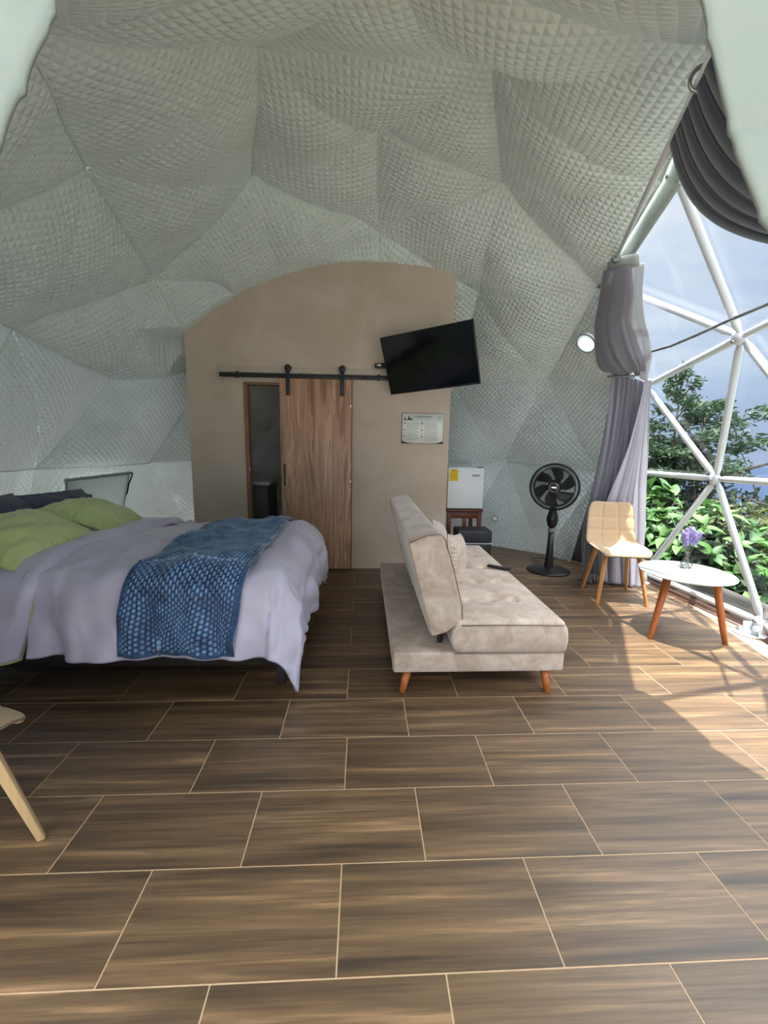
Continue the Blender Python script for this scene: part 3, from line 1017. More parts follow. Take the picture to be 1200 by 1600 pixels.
# vanity in the bathroom
va = empty('vanity', (-1.22, 5.02, 0), label='dark vanity with a pale counter inside the bathroom doorway', cat='cabinet')
box('carcass', (-.30, -.25, .05), (.16, .25, .86), m_vanity, va, bevel=.004)
box('countertop', (-.32, -.27, .86), (.19, .27, .90), m_white, va, bevel=.006)
box('door', (-.29, -.268, .08), (.15, -.25, .83), m_vanity, va, bevel=.003)
box('plinth', (-.28, -.22, 0), (.13, .22, .05), m_black, va, bevel=.002)

# ------------------------------------------------------------------ television
TS = 1.26
tvc = Vector((.469 * TS, 3.211 * TS, CAMH + (1.950 - CAMH) * TS))
ya, pi_, ro = -.584, .336, .063
rv = Vector((math.cos(ya), math.sin(ya), 0)); nv_ = Vector((math.sin(ya), -math.cos(ya), 0))
uv_ = math.cos(pi_) * Vector((0, 0, 1)) + math.sin(pi_) * nv_
rv2 = math.cos(ro) * rv + math.sin(ro) * uv_
uv2 = -math.sin(ro) * rv + math.cos(ro) * uv_
nn = rv2.cross(uv2)
if nn.y > 0: nn = -nn
tv = empty('television', tvc, label='black flat television tilted on a swing arm at the top right of the partition', cat='television')
M3 = Matrix((rv2, uv2, rv2.cross(uv2))).transposed()   # local x right, y up, z toward the viewer
tv.rotation_euler = M3.to_euler()
w, h = .73 * TS, .425 * TS
box('casing', (-w / 2, -h / 2, -.028), (w / 2, h / 2, -.003), m_black, tv, bevel=.004)
box('screen', (-w / 2 + .008, -h / 2 + .016, -.004), (w / 2 - .008, h / 2 - .008, 0.0), m_screen, tv, bevel=0)
box('rear_housing', (-w * .32, -h * .42, -.055), (w * .32, h * .18, -.026), m_black, tv, bevel=.01)
for lo, hi in (((-w / 2, -h / 2 - .001, -.006), (w / 2, -h / 2 + .004, .0015)), ((-w / 2, h / 2 - .004, -.006), (w / 2, h / 2 + .001, .0015)),
               ((-w / 2 - .001, -h / 2, -.006), (-w / 2 + .003, h / 2, .0015)), ((w / 2 - .003, -h / 2, -.006), (w / 2 + .001, h / 2, .0015))):
    box('bezel', lo, hi, m_blackm, tv, bevel=.0008)
inv = tv.rotation_euler.to_matrix().inverted()
def tvl(p): return inv @ (Vector(p) - tvc)
bm = bmesh.new()
A_ = Vector((.17, WALLY - .03, 2.115)); B_ = tvc - nn * .06
add_tube(bm, [tvl(A_), tvl((A_ + B_) / 2 + Vector((-.1, 0.02, -.0)))], .018, 8)
add_tube(bm, [tvl((A_ + B_) / 2 + Vector((-.1, .02, 0))), tvl(B_)], .018, 8)
bobj('swing_arm', bm, m_blackm, tv, smooth=False)
bm = bmesh.new()
mt = (inv.to_4x4() @ Matrix.Translation(-tvc))
add_box(bm, (.11, WALLY - .05, 2.085), (.235, WALLY - .008, 2.13), mt)
bobj('wall_bracket', bm, m_blackm, tv, bevel=.004)
bm = bmesh.new()
add_box(bm, (.125, WALLY - .056, 2.105), (.225, WALLY - .048, 2.122), mt)
bobj('bracket_plate', bm, m_chrome, tv, bevel=.002)

# ------------------------------------------------------------------ poster
po = empty('poster', (.613, WALLY - .002, 1.50), label='white printed house-rules notice on the wall under the television', cat='poster')
PW, PH = .424, .30
box('backing', (-PW / 2 - .003, -.008, -PH / 2 - .003), (PW / 2 + .003, 0, PH / 2 + .003), mat('poster_backing', srgb(60, 46, 36), .7), po, bevel=.001)
nx = 40
P = np.zeros((nx, 2, 3))
for i, x in enumerate(np.linspace(-PW / 2, PW / 2, nx)):
    k = abs(x) / (PW / 2)
    z0 = -PH / 2 + (.022 * max(0, (k - .45) / .55) ** 2)
    P[i, 0] = (x, -.0105, z0); P[i, 1] = (x, -.0105, PH / 2)
grid('paper', P, m_paper, po, thick=.001, smooth=False)
def text(body, size, loc, parent, m, name='lettering', rot=(PI / 2, 0, 0), align='CENTER', xs=1.0, offs=0.0):
    cu = bpy.data.curves.new(name, 'FONT')
    cu.body = body; cu.size = size; cu.align_x = align; cu.extrude = .0003; cu.offset = offs
    t_ = bpy.data.objects.new(name, cu)
    COL.objects.link(t_)
    me = bpy.data.meshes.new_from_object(t_.evaluated_get(bpy.context.evaluated_depsgraph_get()))
    bpy.data.objects.remove(t_)
    me.materials.clear()
    o = link(name, me, m, parent)
    o.location = loc; o.rotation_euler = rot; o.scale = (xs, 1, 1)
    return o
text('REGLAMENTO INTERNO', .021, (.0, -.0125, .112), po, m_ink, xs=.80)
text('LA ESTANCIA EN EL DOMO', .010, (.0, -.0125, .095), po, m_inkl, xs=.95)
bm = bmesh.new()
def tri2(bm, pts):
    f = bm.faces.new([bm.verts.new((x, -.012, z)) for x, z in pts])
for pts in ([(-.195, .085), (-.186, .122), (-.175, .085)], [(-.160, .088), (-.145, .128), (-.126, .094), (-.110, .108), (-.108, .088)], [(-.199, .083), (-.108, .083), (-.112, .088), (-.195, .088)]):
    tri2(bm, pts)
bobj('mountain_emblem', bm, m_ink, po)
bm = bmesh.new()
for (x, z) in ((.150, .12), (.163, .128), (.170, .105), (.182, .118), (.158, .098), (.188, .100), (.176, .088), (.165, .09)):
    tri2(bm, [(x, z), (x + .011, z + .004), (x + .006, z - .004)])
bobj('leaf_emblem', bm, m_ink, po)
bm = bmesh.new()
bm2 = bmesh.new()
prnd = random.Random(4)
zs_ = [.052, .035, .018, .001, -.016, -.034, -.050, -.066, -.082, -.098, -.112]
for zi, z in enumerate(zs_):
    for cx, x0, x1 in ((-.185, -.165, -.03), (-.008, .02, .165)):
        bw = .008 if zi % 4 == 0 else .0035
        add_box(bm, (cx - bw, -.012, z - bw * .7), (cx + bw, -.0112, z + bw * .7))
        xx = x0
        e_ = x1 - prnd.random() * .04
        while xx < e_:
            l_ = .006 + prnd.random() * .014
            add_box(bm2, (xx, -.0118, z - .0015), (min(xx + l_, e_ + .004), -.0112, z + .0018))
            add_box(bm2, (xx, -.0118, z - .0075), (min(xx + l_ * .9, e_ + .002), -.0112, z - .0050))
            xx += l_ + .003
bobj('printed_icons', bm, m_ink, po)['kind'] = 'stuff'
bobj('printed_text', bm2, m_inkl, po)['kind'] = 'stuff'

# ------------------------------------------------------------------ bed
BX0, BX1, BY0, BY1, BT = -2.30, -.44, 2.22, 3.62, .655
bed = empty('bed', (-1.4, 2.9, 0), label='low dark wooden double bed with a green-sheeted mattress', cat='bed')
def rb(p): return (p[0] + 1.4, p[1] - 2.9, p[2])
def bbox(name, lo, hi, m, bevel=.006): return box(name, rb(lo), rb(hi), m, bed, bevel=bevel)
bbox('side_rail', (BX0, BY0 - .02, .13), (BX1 + .01, BY0 + .02, .30), m_darkwood)
bbox('side_rail', (BX0, BY1 - .02, .13), (BX1 + .01, BY1 + .02, .30), m_darkwood)
bbox('end_rail', (BX1 - .03, BY0 + .02, .13), (BX1 + .01, BY1 - .02, .30), m_darkwood)
bbox('headboard', (BX0 - .05, BY0 - .02, .10), (BX0, BY1 + .09, .878), m_darkwood)
bbox('slat_base', (BX0, BY0 + .02, .20), (BX1 - .03, BY1 - .02, .30), m_darkwood)
for lx, ly in ((BX1 - .035, BY0 + .0), (BX1 - .035, BY1 - .05), (BX0 + .02, BY0 + .0), (BX0 + .02, BY1 - .05)):
    bbox('leg', (lx, ly, 0), (lx + .05, ly + .05, .13), m_darkwood)
mo = bbox('mattress', (BX0 + .005, BY0 + .01, .30), (BX1 - .01, BY1 - .01, BT - .045), m_green, bevel=.05)

def drape(x, y, X1, Y0, Y1, top, r_=.10, flare=.10, wave=.02, seed=1, puff=None):
    x = np.asarray(x, float); y = np.asarray(y, float)
    ax = np.maximum(0, x - X1)
    near = y < Y0
    by = np.where(near, Y0 - y, np.maximum(0, y - Y1))
    sy = np.where(near, -1.0, 1.0)
    rho = np.hypot(ax, by)
    dx = np.where(rho > 0, ax / np.maximum(rho, 1e-9), 0); dy = np.where(rho > 0, by / np.maximum(rho, 1e-9), 0) * sy
    q = r_ * PI / 2
    th = np.minimum(rho / r_, PI / 2)
    out = r_ * np.sin(th)
    dz = r_ * (1 - np.cos(th)) + np.maximum(0, rho - q)
    ov = np.maximum(0, rho - q * .5)
    rr = np.random.default_rng(seed)
    sarc = np.where(ax > 0, y * (by == 0) + 0, 0) + x * (ax == 0) * 1.0
    ang = np.arctan2(by, ax)
    ph = np.where((ax > 0) & (by > 0), ang * 5.0, 0) + x * np.where(by > 0, 9.0, 0) + y * np.where((ax > 0), 9.0, 0)
    w_ = (np.sin(ph * 1.0 + 1.3) + .6 * np.sin(ph * 2.3 + .4) + .4 * np.sin(ph * 4.1)) * wave * np.clip(ov / .3, 0, 1)
    out = out + flare * ov + w_
    px = np.minimum(x, X1 - 0) + 0.0
    px = np.where(ax > 0, X1, x) + dx * out - 0
    py = np.where(by > 0, np.where(near, Y0, Y1), y) + dy * out
    pz = top - dz
    if puff is not None: pz = pz + puff(x, y) * np.clip(1 - rho / .25, 0, 1)
    return np.stack([px, py, pz], -1)
IN = .06   # the drape radius starts inside the mattress edge
CX1, CY0, CY1 = BX1 - .05, BY0 + .05, BY1 - .05
def puff(x, y):
    P = np.stack([x, y, x * 0], -1)
    return .018 * snoise(P, .8, 21, 2) + .03 * np.sin(np.clip((y - CY0) / (CY1 - CY0), 0, 1) * PI) ** .6
def duvet_disp(X, Y, amp):
    F2 = np.stack([X, Y, X * 0], -1)
    return amp * (1 - np.abs(snoise(F2 @ np.diag([1.0, .45, 1]), 3.2, 40, 3))) + amp * .8 * snoise(F2, 2.0, 44, 3)
def duvet_grid(x0, x1, y0, y1, step=.012, top=BT, r_=.12, wave=.024, flare=.07, seed=1, amp=.006):
    nx_, ny_ = int((x1 - x0) / step), int((y1 - y0) / step)
    X, Y = np.meshgrid(np.linspace(x0, x1, nx_), np.linspace(y0, y1, ny_), indexing='ij')
    P = drape(X, Y, CX1, CY0, CY1, top, r_=r_, wave=wave, flare=flare, puff=puff)
    F2 = np.stack([X, Y, X * 0], -1)
    cr = snoise(F2 @ np.diag([1.0, .45, 1]), 3.2, 40, 3)
    cr2 = snoise(F2, 2.0, 44, 3)
    d = amp * (1 - np.abs(cr)) + amp * .8 * cr2
    # move along approximate outward normal
    gx = np.gradient(P, axis=0); gy = np.gradient(P, axis=1)
    n_ = np.cross(gx, gy); n_ /= np.linalg.norm(n_, axis=-1)[..., None] + 1e-9
    n_[n_[..., 2] < -0.3] *= -1
    return X, Y, P + n_ * d[..., None], n_
DUX0 = -1.72
duv = empty('duvet', (-1.0, 2.9, BT), label='mauve-grey satin duvet turned down at the head and hanging over the foot of the bed', cat='duvet')
def lo_(P, e): return P - np.array(e.location)
X, Y, P, n_ = duvet_grid(DUX0, CX1 + .50, CY0 - .50, CY1 + .38, amp=.017)
grid('cover', lo_(P, duv), m_duvet, duv, thick=.02)
# hem piping along the open edges
edge = np.concatenate([P[:, 0][::3], P[-1, :][::3]])
bm = bmesh.new(); add_tube(bm, [tuple(v) for v in lo_(edge, duv)], .005, 6)
bobj('hem', bm, m_hem, duv, smooth=True)
# green lining showing below the far foot corner
X, Y, Pl, _ = duvet_grid(CX1 - .1, CX1 + .40, CY1 - .25, CY1 + .46, step=.02, top=BT - .02, r_=.10)
grid('lining', lo_(Pl, duv), m_green, duv, thick=.004)
# turned-down band
nx_, ny_ = 46, 190
band = np.zeros((nx_, ny_, 3))
yy = np.linspace(CY0 - .50, CY1 + .10, ny_)
for i, s in enumerate(np.linspace(0, 1, nx_)):
    xf = -1.585 + .06 * np.sin(yy * 2.2) + .03 * np.sin(yy * 7) - .13 * np.clip((CY0 - yy) / .5, 0, 1)
    xx = xf - .42 * s + .01 * np.sin(yy * 9 + 5 * s)
    base = drape(xx, yy, CX1, CY0, CY1, BT + .0, r_=.12, flare=.07, wave=.024, puff=puff)
    lift = .010 + .045 * math.sin(min(1, s * 7) * PI / 2) * (1 - .55 * s) + .006 * np.sin(yy * 13 + s * 8)
    g_ = np.gradient(base, axis=0)
    side = np.clip((CY0 - yy) / .12, 0, 1)
    base[:, 2] += lift * (1 - side)
    base[:, 1] -= lift * side
    band[i] = base
grid('turned_down_band', lo_(band, duv), m_duvet, duv, thick=.012)
b2 = band[:, :70].copy(); b2[..., 2] -= .018; b2[..., 1] += .012
grid('lining', lo_(b2, duv), m_green, duv, thick=.004)

# blue throw
th = empty('throw_blanket', (-.9, 2.9, BT), label='deep blue waffle-textured plush throw laid across the foot of the bed', cat='blanket')
step = .0046
Xn, Yn = int(.60 / step), int((CY1 + .25 - CY0 + .50) / step)
X, Y = np.meshgrid(np.linspace(-1.185, -.585, Xn), np.linspace(CY0 - .475, CY1 + .25, Yn), indexing='ij')
Xs = X - .06 * np.clip((CY0 + .1 - Y) / .5, 0, 1)
P = drape(Xs, Y, CX1, CY0, CY1, BT, r_=.12, wave=.024, flare=.07, puff=puff)
gx = np.gradient(P, axis=0); gy = np.gradient(P, axis=1)
nr = np.cross(gx, gy); nr /= np.linalg.norm(nr, axis=-1)[..., None] + 1e-9
nr[nr[..., 2] < -.3] *= -1
cw, ch = .0175, .027
u = X / cw + .06 * np.sin(Y * 30); row = np.floor(u)
v = Y / ch + .5 * (row % 2)
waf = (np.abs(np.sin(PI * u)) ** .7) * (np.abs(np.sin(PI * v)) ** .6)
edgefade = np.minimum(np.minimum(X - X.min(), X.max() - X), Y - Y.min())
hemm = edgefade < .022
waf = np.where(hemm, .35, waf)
P = P + nr * (duvet_disp(X, Y, .017) + .038 + .012 * waf + .003 * snoise(P, 3, 9, 2))[..., None]
o = grid('plush', lo_(P, th), m_throw, th)
at = o.data.attributes.new('waffle', 'FLOAT', 'POINT')
at.data.foreach_set('value', waf.ravel().astype(np.float32))
md = o.modifiers.new('solid', 'SOLIDIFY'); md.thickness = .012; md.offset = -1

def pillow(name, w, d, h, m, loc, rot, label, cat='pillow', group=None, seed=0, flange=.0, pinch=.10, crk=1.0):
    e = empty(name, loc, 0, label, cat, group)
    e.rotation_euler = rot
    n = 56
    U, V_ = np.meshgrid(np.linspace(-1, 1, n), np.linspace(-1, 1, n), indexing='ij')
    kx = 1 - pinch * (1 - np.abs(V_) ** 2.2) * np.abs(U) ** 2 * 1.0
    ky = 1 - pinch * (1 - np.abs(U) ** 2.2) * np.abs(V_) ** 2
    X = U * w / 2 * ky ** 0 * (1 - pinch * (1 - V_ ** 2) * 0 + 0) * (1 - pinch * (1 - np.abs(V_)) * 0)
    X = U * w / 2 * (1 - pinch * .6 * (1 - V_ ** 4) * 0 + 0) ; Y = V_ * d / 2
    X = X * (1 - pinch * .5 * np.cos(V_ * PI / 2) * (np.abs(U) ** 3)); Y = Y * (1 - pinch * .5 * np.cos(U * PI / 2) * (np.abs(V_) ** 3))
    T = ((1 - np.abs(U) ** 2.6) * (1 - np.abs(V_) ** 2.6)).clip(0) ** .55
    P = np.stack([X, Y, T * 0], -1)
    edge_w = np.exp(-((1 - np.maximum(np.abs(U), np.abs(V_))) / .18) ** 2)
    cr = crk * .010 * snoise(P / max(w, d) * 2, 2.6, seed, 3) * T + .012 * edge_w * np.sin(np.arctan2(V_, U) * 34 + seed) * T ** .5
    top = P.copy(); top[..., 2] = T * h * .62 + cr
    bot = P.copy(); bot[..., 2] = -T * h * .38
    Vt = np.concatenate([top.reshape(-1, 3), bot.reshape(-1, 3)])
    F = gridfaces(n, n); Fb = gridfaces(n, n)[:, ::-1] + n * n
    bi = [i for i in range(n)] ; 
    ring = [(i, 0) for i in range(n)] + [(n - 1, j) for j in range(1, n)] + [(i, n - 1) for i in range(n - 2, -1, -1)] + [(0, j) for j in range(n - 2, 0, -1)]
    id_ = [a * n + b for a, b in ring]
    Fs = np.array([[id_[k], id_[(k + 1) % len(id_)], id_[(k + 1) % len(id_)] + n * n, id_[k] + n * n] for k in range(len(id_))])
    me = npmesh('pillowcase', Vt, np.concatenate([F, Fb, Fs[:, ::-1]]))
    ob = link('pillowcase', me, m, e, True)
    bm = bmesh.new()
    rp = [Vt[i] * np.array([1.004, 1.004, 1]) for i in id_[::3]]
    add_tube(bm, [tuple(p) for p in rp + [rp[0]]], .0045, 6, cap=False)
    bobj('seam', bm, m, e, smooth=True)
    return e
pillow('pillow', .48, .66, .17, m_green, (-1.98, 2.52, .775), (R(3), R(20), R(-4)), 'green satin pillow at the near side of the bed head', seed=2)
pillow('pillow', .48, .66, .17, m_green, (-1.98, 3.22, .775), (R(-4), R(20), R(6)), 'green satin pillow at the far side of the bed head, near the partition', seed=5)
pillow('pillow', .46, .64, .15, m_navy, (-2.16, 2.60, .80), (R(2), R(48), R(3)), 'slate pillow behind the near green pillow', seed=8)
pillow('pillow', .46, .64, .15, m_navy, (-2.16, 3.25, .775), (R(-3), R(48), R(-4)), 'slate pillow behind the far green pillow, against the black headboard', seed=9)

# ------------------------------------------------------------------ liner window flap over the bed head (left wall)

# ------------------------------------------------------------------ sofa
SX0, SX1, SY0, SY1 = .172, 1.115, 2.12, 3.86
sofa = empty('sofa_bed', (.64, 3.0, 0), label='taupe velvet click-clack sofa bed with tufted seat and reclined back', cat='sofa')
def rs(p): return (p[0] - .64, p[1] - 3.0, p[2])
box('base', rs((SX0, SY0, .122)), rs((SX1, SY1, .238)), m_velvet, sofa, bevel=.014, seg=3)
# tufted seat cushion: top surface with buttons
def cushion_top(x0, x1, y0, y1, z0, z1, buttons, nx_=60, ny_=110, rad=.035):
    # closed box shape built as top grid + skirt, rounded by profile
    U, V_ = np.meshgrid(np.linspace(0, 1, nx_), np.linspace(0, 1, ny_), indexing='ij')
    X = x0 + (x1 - x0) * U; Y = y0 + (y1 - y0) * V_
    ed = np.minimum(np.minimum(X - x0, x1 - X), np.minimum(Y - y0, y1 - Y))
    z = z1 - rad * (1 - np.sqrt(np.clip(1 - (1 - np.clip(ed / rad, 0, 1)) ** 2, 0, 1)))
    z = z + .012 * np.sin(U * PI) * np.sin(V_ * PI) ** .5
    for bx, by in buttons:
        d = np.hypot(X - bx, Y - by)
        z -= .030 * np.exp(-(d / .03) ** 2) + .014 * np.exp(-(d / .085) ** 2)
    return X, Y, z
btn = [(x, y) for y in (2.46, 2.80, 3.14, 3.48) for x in (.66, .80, .94)]
sc = bmesh.new()
X, Y, Z = cushion_top(.50, SX1, SY0 + .0, SY1, .238, .415, btn)
for by in (2.46, 2.80, 3.14, 3.48):
    Z -= .004 * np.exp(-((Y - by) / .008) ** 2)
nu, nv = X.shape
Pt = np.stack([X, Y, Z], -1)
ring = [(i, 0) for i in range(nu)] + [(nu - 1, j) for j in range(1, nv)] + [(i, nv - 1) for i in range(nu - 2, -1, -1)] + [(0, j) for j in range(nv - 2, 0, -1)]
Vt = [Pt.reshape(-1, 3)]; F = [gridfaces(nu, nv)]
ids = np.array([a * nv + b for a, b in ring])
cnt = nu * nv; prev = ids
for zz, ins in ((.36, 0.004), (.31, .008), (.26, .004), (.240, -.004)):
    cx_, cy_ = (.50 + SX1) / 2, (SY0 + SY1) / 2
    rp = Pt.reshape(-1, 3)[ids].copy()
    rp[:, 0] += np.sign(rp[:, 0] - cx_) * ins * (np.abs(rp[:, 0] - cx_) > .30); rp[:, 1] += np.sign(rp[:, 1] - cy_) * ins * (np.abs(rp[:, 1] - cy_) > .86)
    # left bottom curls under
    rp[:, 2] = zz
    left = rp[:, 0] < .52
    rp[left, 0] -= {.36: .01, .31: .012, .26: 0, .240: -.02}[zz]
    new = np.arange(cnt, cnt + len(ids)); cnt += len(ids)
    Vt.append(rp)
    F.append(np.stack([prev, new, np.roll(new, -1), np.roll(prev, -1)], 1))
    prev = new
me = npmesh('seat_cushion', np.concatenate(Vt) - np.array([.64, 3.0, 0]), np.concatenate(F))
seat = link('seat_cushion', me, m_velvet, sofa, True)
for bx, by in btn:
    lathe('button', [(0, .006), (.008, .004), (.010, 0)], m_velvet, seat, n=12, c=rs((bx, by, .3975)))
# piping
m_pipe = mat('velvet_piping', srgb(120, 104, 90), .7)
tube('piping', [rs((.535, SY0 - .004, .395)), rs((.8, SY0 - .006, .397)), rs((SX1 - .02, SY0 - .004, .393))], .0035, m_pipe, seat, n=6)
tube('piping', [rs((.50, SY0 - .004, .236)), rs((SX1 - .0, SY0 - .004, .236)), rs((SX1 + .004, SY0, .236)), rs((SX1 + .004, SY1, .236))], .003, m_pipe, sofa, n=6)
# backrest: profile in XZ extruded along Y with rounded edges
prof = [(.381, .318), (.460, .345), (.505, .380), (.535, .430), (.530, .50), (.478, .70), (.425, .865), (.400, .892), (.33, .885), (.262, .862), (.240, .845), (.248, .80), (.312, .56), (.366, .345)]
bm = bmesh.new()
ny_ = 40
rings = []
ctr = (sum(p[0] for p in prof) / len(prof), sum(p[1] for p in prof) / len(prof))
for j in range(ny_ + 1):
    y = SY0 + .005 + (SY1 - .0 - SY0 - .01) * j / ny_
    e_ = min(y - SY0, SY1 - y)
    sc_ = 1 - .045 * max(0, 1 - e_ / .03) ** 2
    rings.append([bm.verts.new(Vector(rs((ctr[0] + (px - ctr[0]) * sc_, y, ctr[1] + (pz - ctr[1]) * sc_)))) for px, pz in prof])
for a, b in zip(rings, rings[1:]):
    for i in range(len(prof)):
        k = (i + 1) % len(prof)
        bm.faces.new((a[i], a[k], b[k], b[i]))
bm.faces.new(rings[0]); bm.faces.new(rings[-1][::-1])
back = bobj('backrest', bm, m_velvet, sofa, bevel=.012, seg=3)
tube('piping', [rs((.243, SY0 + .0, .846)), rs((.33, SY0 - .001, .886)), rs((.402, SY0, .893)), rs((.428, SY0, .866)), rs((.480, SY0, .70)), rs((.532, SY0, .50)), rs((.537, SY0, .43))], .003, m_pipe, back, n=6)
bm = bmesh.new()
for by in (2.35, 2.62, 2.9, 3.2, 3.5, 3.72):
    pass
for by in (2.46, 2.80, 3.14, 3.48):
    for q in (.35, .7):
        px, pz = .530 + (.425 - .530) * q, .50 + (.865 - .50) * q
        mtb = Matrix.Translation(Vector(rs((px + .002, by, pz)))) @ Vector((1, 0, .29)).to_track_quat('Z', 'Y').to_matrix().to_4x4()
        lathe('button', [(0, .003), (.009, .002), (.012, -.003)], m_velvet, back, n=12, mtx=mtb)
bm.free()
for lx, ly, dx, dy in ((.26, SY0 + .06, -.036, -.05), (1.03, SY0 + .06, .004, -.06), (.26, SY1 - .08, -.036, .04), (1.03, SY1 - .08, .03, .04)):
    tube('leg', [rs((lx, ly, .125)), rs((lx + dx, ly + dy, .0))], [.026, .017], m_orange, sofa, n=16)
# hinge
box('hinge', rs((.43, SY0 + .12, .235)), rs((.46, SY0 + .14, .34)), m_blackm, sofa, bevel=.003)

pillow('cushion', .34, .34, .13, m_velvet, (.675, 3.0, .53), (R(86), R(10), R(62)), 'taupe velvet cushion leaning on the sofa back, nearer of the two', 'cushion', seed=12, pinch=.16, crk=.25)
pillow('cushion', .34, .34, .13, mat('pale_velvet', srgb(198, 186, 176), .6, var=.06, scale=9, sheen=.5), (.61, 3.36, .56), (R(84), R(14), R(70)), 'paler velvet cushion behind the taupe cushion on the sofa', 'cushion', seed=14, pinch=.16, crk=.25)

# remote
rm = empty('remote_control', (1.037, 3.065, .424), R(-35), 'slim black remote control lying on the sofa seat', 'remote')
box('body', (-.088, -.022, 0), (.088, .022, .018), m_black, rm, bevel=.006, seg=3)
for i in range(7):
    for j in range(3):
        bm = bmesh.new(); add_box(bm, (-.07 + i * .02, -.014 + j * .011, .018), (-.06 + i * .02, -.008 + j * .011, .0195))
        bobj('button', bm, m_gasket, rm)

# ------------------------------------------------------------------ chairs
def chair(loc, rz, label, group, leg_m=m_oak):
    e = empty('dining_chair', loc, rz, label, 'chair', group)
    # local: +Y is forward (sitter looks to +Y)
    n, m_ = 44, 60
    # profile: from front edge of seat to the back top
    ctrl = [(.205, .425), (.20, .455), (.12, .458), (0, .447), (-.10, .442), (-.165, .455), (-.205, .50), (-.225, .58), (-.245, .70), (-.262, .82), (-.268, .835)]
    ctrl = np.array(ctrl)
    seg = np.r_[0, np.cumsum(np.linalg.norm(np.diff(ctrl, axis=0), axis=1))]
    s = np.linspace(0, seg[-1], m_)
    py = np.interp(s, seg, ctrl[:, 0]); pz = np.interp(s, seg, ctrl[:, 1])
    for _ in range(3):
        py[1:-1] = (py[:-2] + 2 * py[1:-1] + py[2:]) / 4; pz[1:-1] = (pz[:-2] + 2 * pz[1:-1] + pz[2:]) / 4
    frac = s / seg[-1]
    wid = np.interp(frac, [0, .04, .12, .3, .48, .6, .8, .93, .98, 1], [.17, .20, .222, .228, .222, .215, .205, .195, .175, .15])
    ty = np.gradient(py); tz = np.gradient(pz); l_ = np.hypot(ty, tz); ny_, nz_ = tz / l_, -ty / l_   # inner normal
    ny_, nz_ = -(-tz) / l_, -(ty) / l_
    def surf(off, quilt):
        P = np.zeros((m_, n, 3))
        for j, u in enumerate(np.linspace(-1, 1, n)):
            curl = .045 * abs(u) ** 2.6 * np.interp(frac, [0, .1, .35, .55, 1], [.15, .3, .8, 1.0, .55])
            rim = math.sqrt(max(0, 1 - abs(u) ** 8))
            q = 0
            if quilt:
                ln = 0
                for u0 in (-.36, .36): ln = np.maximum(ln, np.exp(-((u - u0) / .035) ** 2)) * np.ones(m_)
                for f0 in (.2, .36, .53, .67, .82): ln = np.maximum(ln, np.exp(-((frac - f0) / .012) ** 2))
                q = -.008 * ln
            P[:, j, 0] = u * wid
            P[:, j, 1] = py + ny_ * (off * rim + q + curl)
            P[:, j, 2] = pz + nz_ * (off * rim + q + curl)
        return P
    T_ = surf(.016, True); B_ = surf(-.016, False)
    Vt = np.concatenate([T_.reshape(-1, 3), B_.reshape(-1, 3)])
    ring = [(i, 0) for i in range(m_)] + [(m_ - 1, j) for j in range(1, n)] + [(i, n - 1) for i in range(m_ - 2, -1, -1)] + [(0, j) for j in range(n - 2, 0, -1)]
    id_ = np.array([a * n + b for a, b in ring])
    Fs = np.stack([id_, np.roll(id_, -1), np.roll(id_, -1) + m_ * n, id_ + m_ * n], 1)
    me = npmesh('seat_shell', Vt, np.concatenate([gridfaces(m_, n), gridfaces(m_, n)[:, ::-1] + m_ * n, Fs]))
    bm = bmesh.new(); bm.from_mesh(me); bmesh.ops.recalc_face_normals(bm, faces=bm.faces); bm.to_mesh(me); bm.free()
    sh = link('seat_shell', me, m_beige, e, True)
    rp = [Vt[i] * .5 + Vt[i + m_ * n] * .5 for i in id_[::3]]
    bm = bmesh.new(); add_tube(bm, [tuple(p) for p in rp + [rp[0]]], .004, 6, cap=False)
    bobj('piping', bm, m_pipe, sh, smooth=True)
    for sx, sy in ((1, 1), (-1, 1), (1, -1), (-1, -1)):
        a = Vector((.135 * sx, .115 * sy - (0.0 if sy > 0 else .0), .435)); b = Vector((.20 * sx, .205 * sy, 0))
        bm = bmesh.new()
        q = (b - a).to_track_quat('Z', 'X').to_matrix().to_4x4()
        L_ = (b - a).length
        vs = []
        for zz, wd in ((0, .017), (L_, .0115)):
            vs.append([bm.verts.new(a + (q @ Vector((cx * wd, cy * wd, zz)))) for cx, cy in ((-1, -1), (1, -1), (1, 1), (-1, 1))])
        for k in range(4): bm.faces.new((vs[0][k], vs[0][(k + 1) % 4], vs[1][(k + 1) % 4], vs[1][k]))
        bm.faces.new(vs[0][::-1]); bm.faces.new(vs[1])
        for v_ in bm.verts:
            if v_.co.z < .02: v_.co.z = max(0.0, v_.co.z * 0)
        bobj('leg', bm, leg_m, e, bevel=.003)
    bm = bmesh.new()
    add_box(bm, (-.14, .09, .415), (.14, .12, .432)); add_box(bm, (-.14, -.12, .415), (.14, -.09, .432)); add_box(bm, (-.015, -.12, .413), (.015, .12, .43))
    bobj('underframe', bm, m_blackm, e, bevel=.002)
    return e
# window chair: feet at (2.067,3.798) (2.115,3.364) (2.447,3.779) (2.469,3.376)
chair((2.275, 3.58, 0), R(170), 'tan tufted dining chair by the window, between curtain and round table', 'tan upholstered dining chairs')
chair((-1.355, 1.205, 0), R(-25), 'tan upholstered chair at the left picture edge, mostly cut off, near the camera', 'tan upholstered dining chairs', leg_m=m_beech)

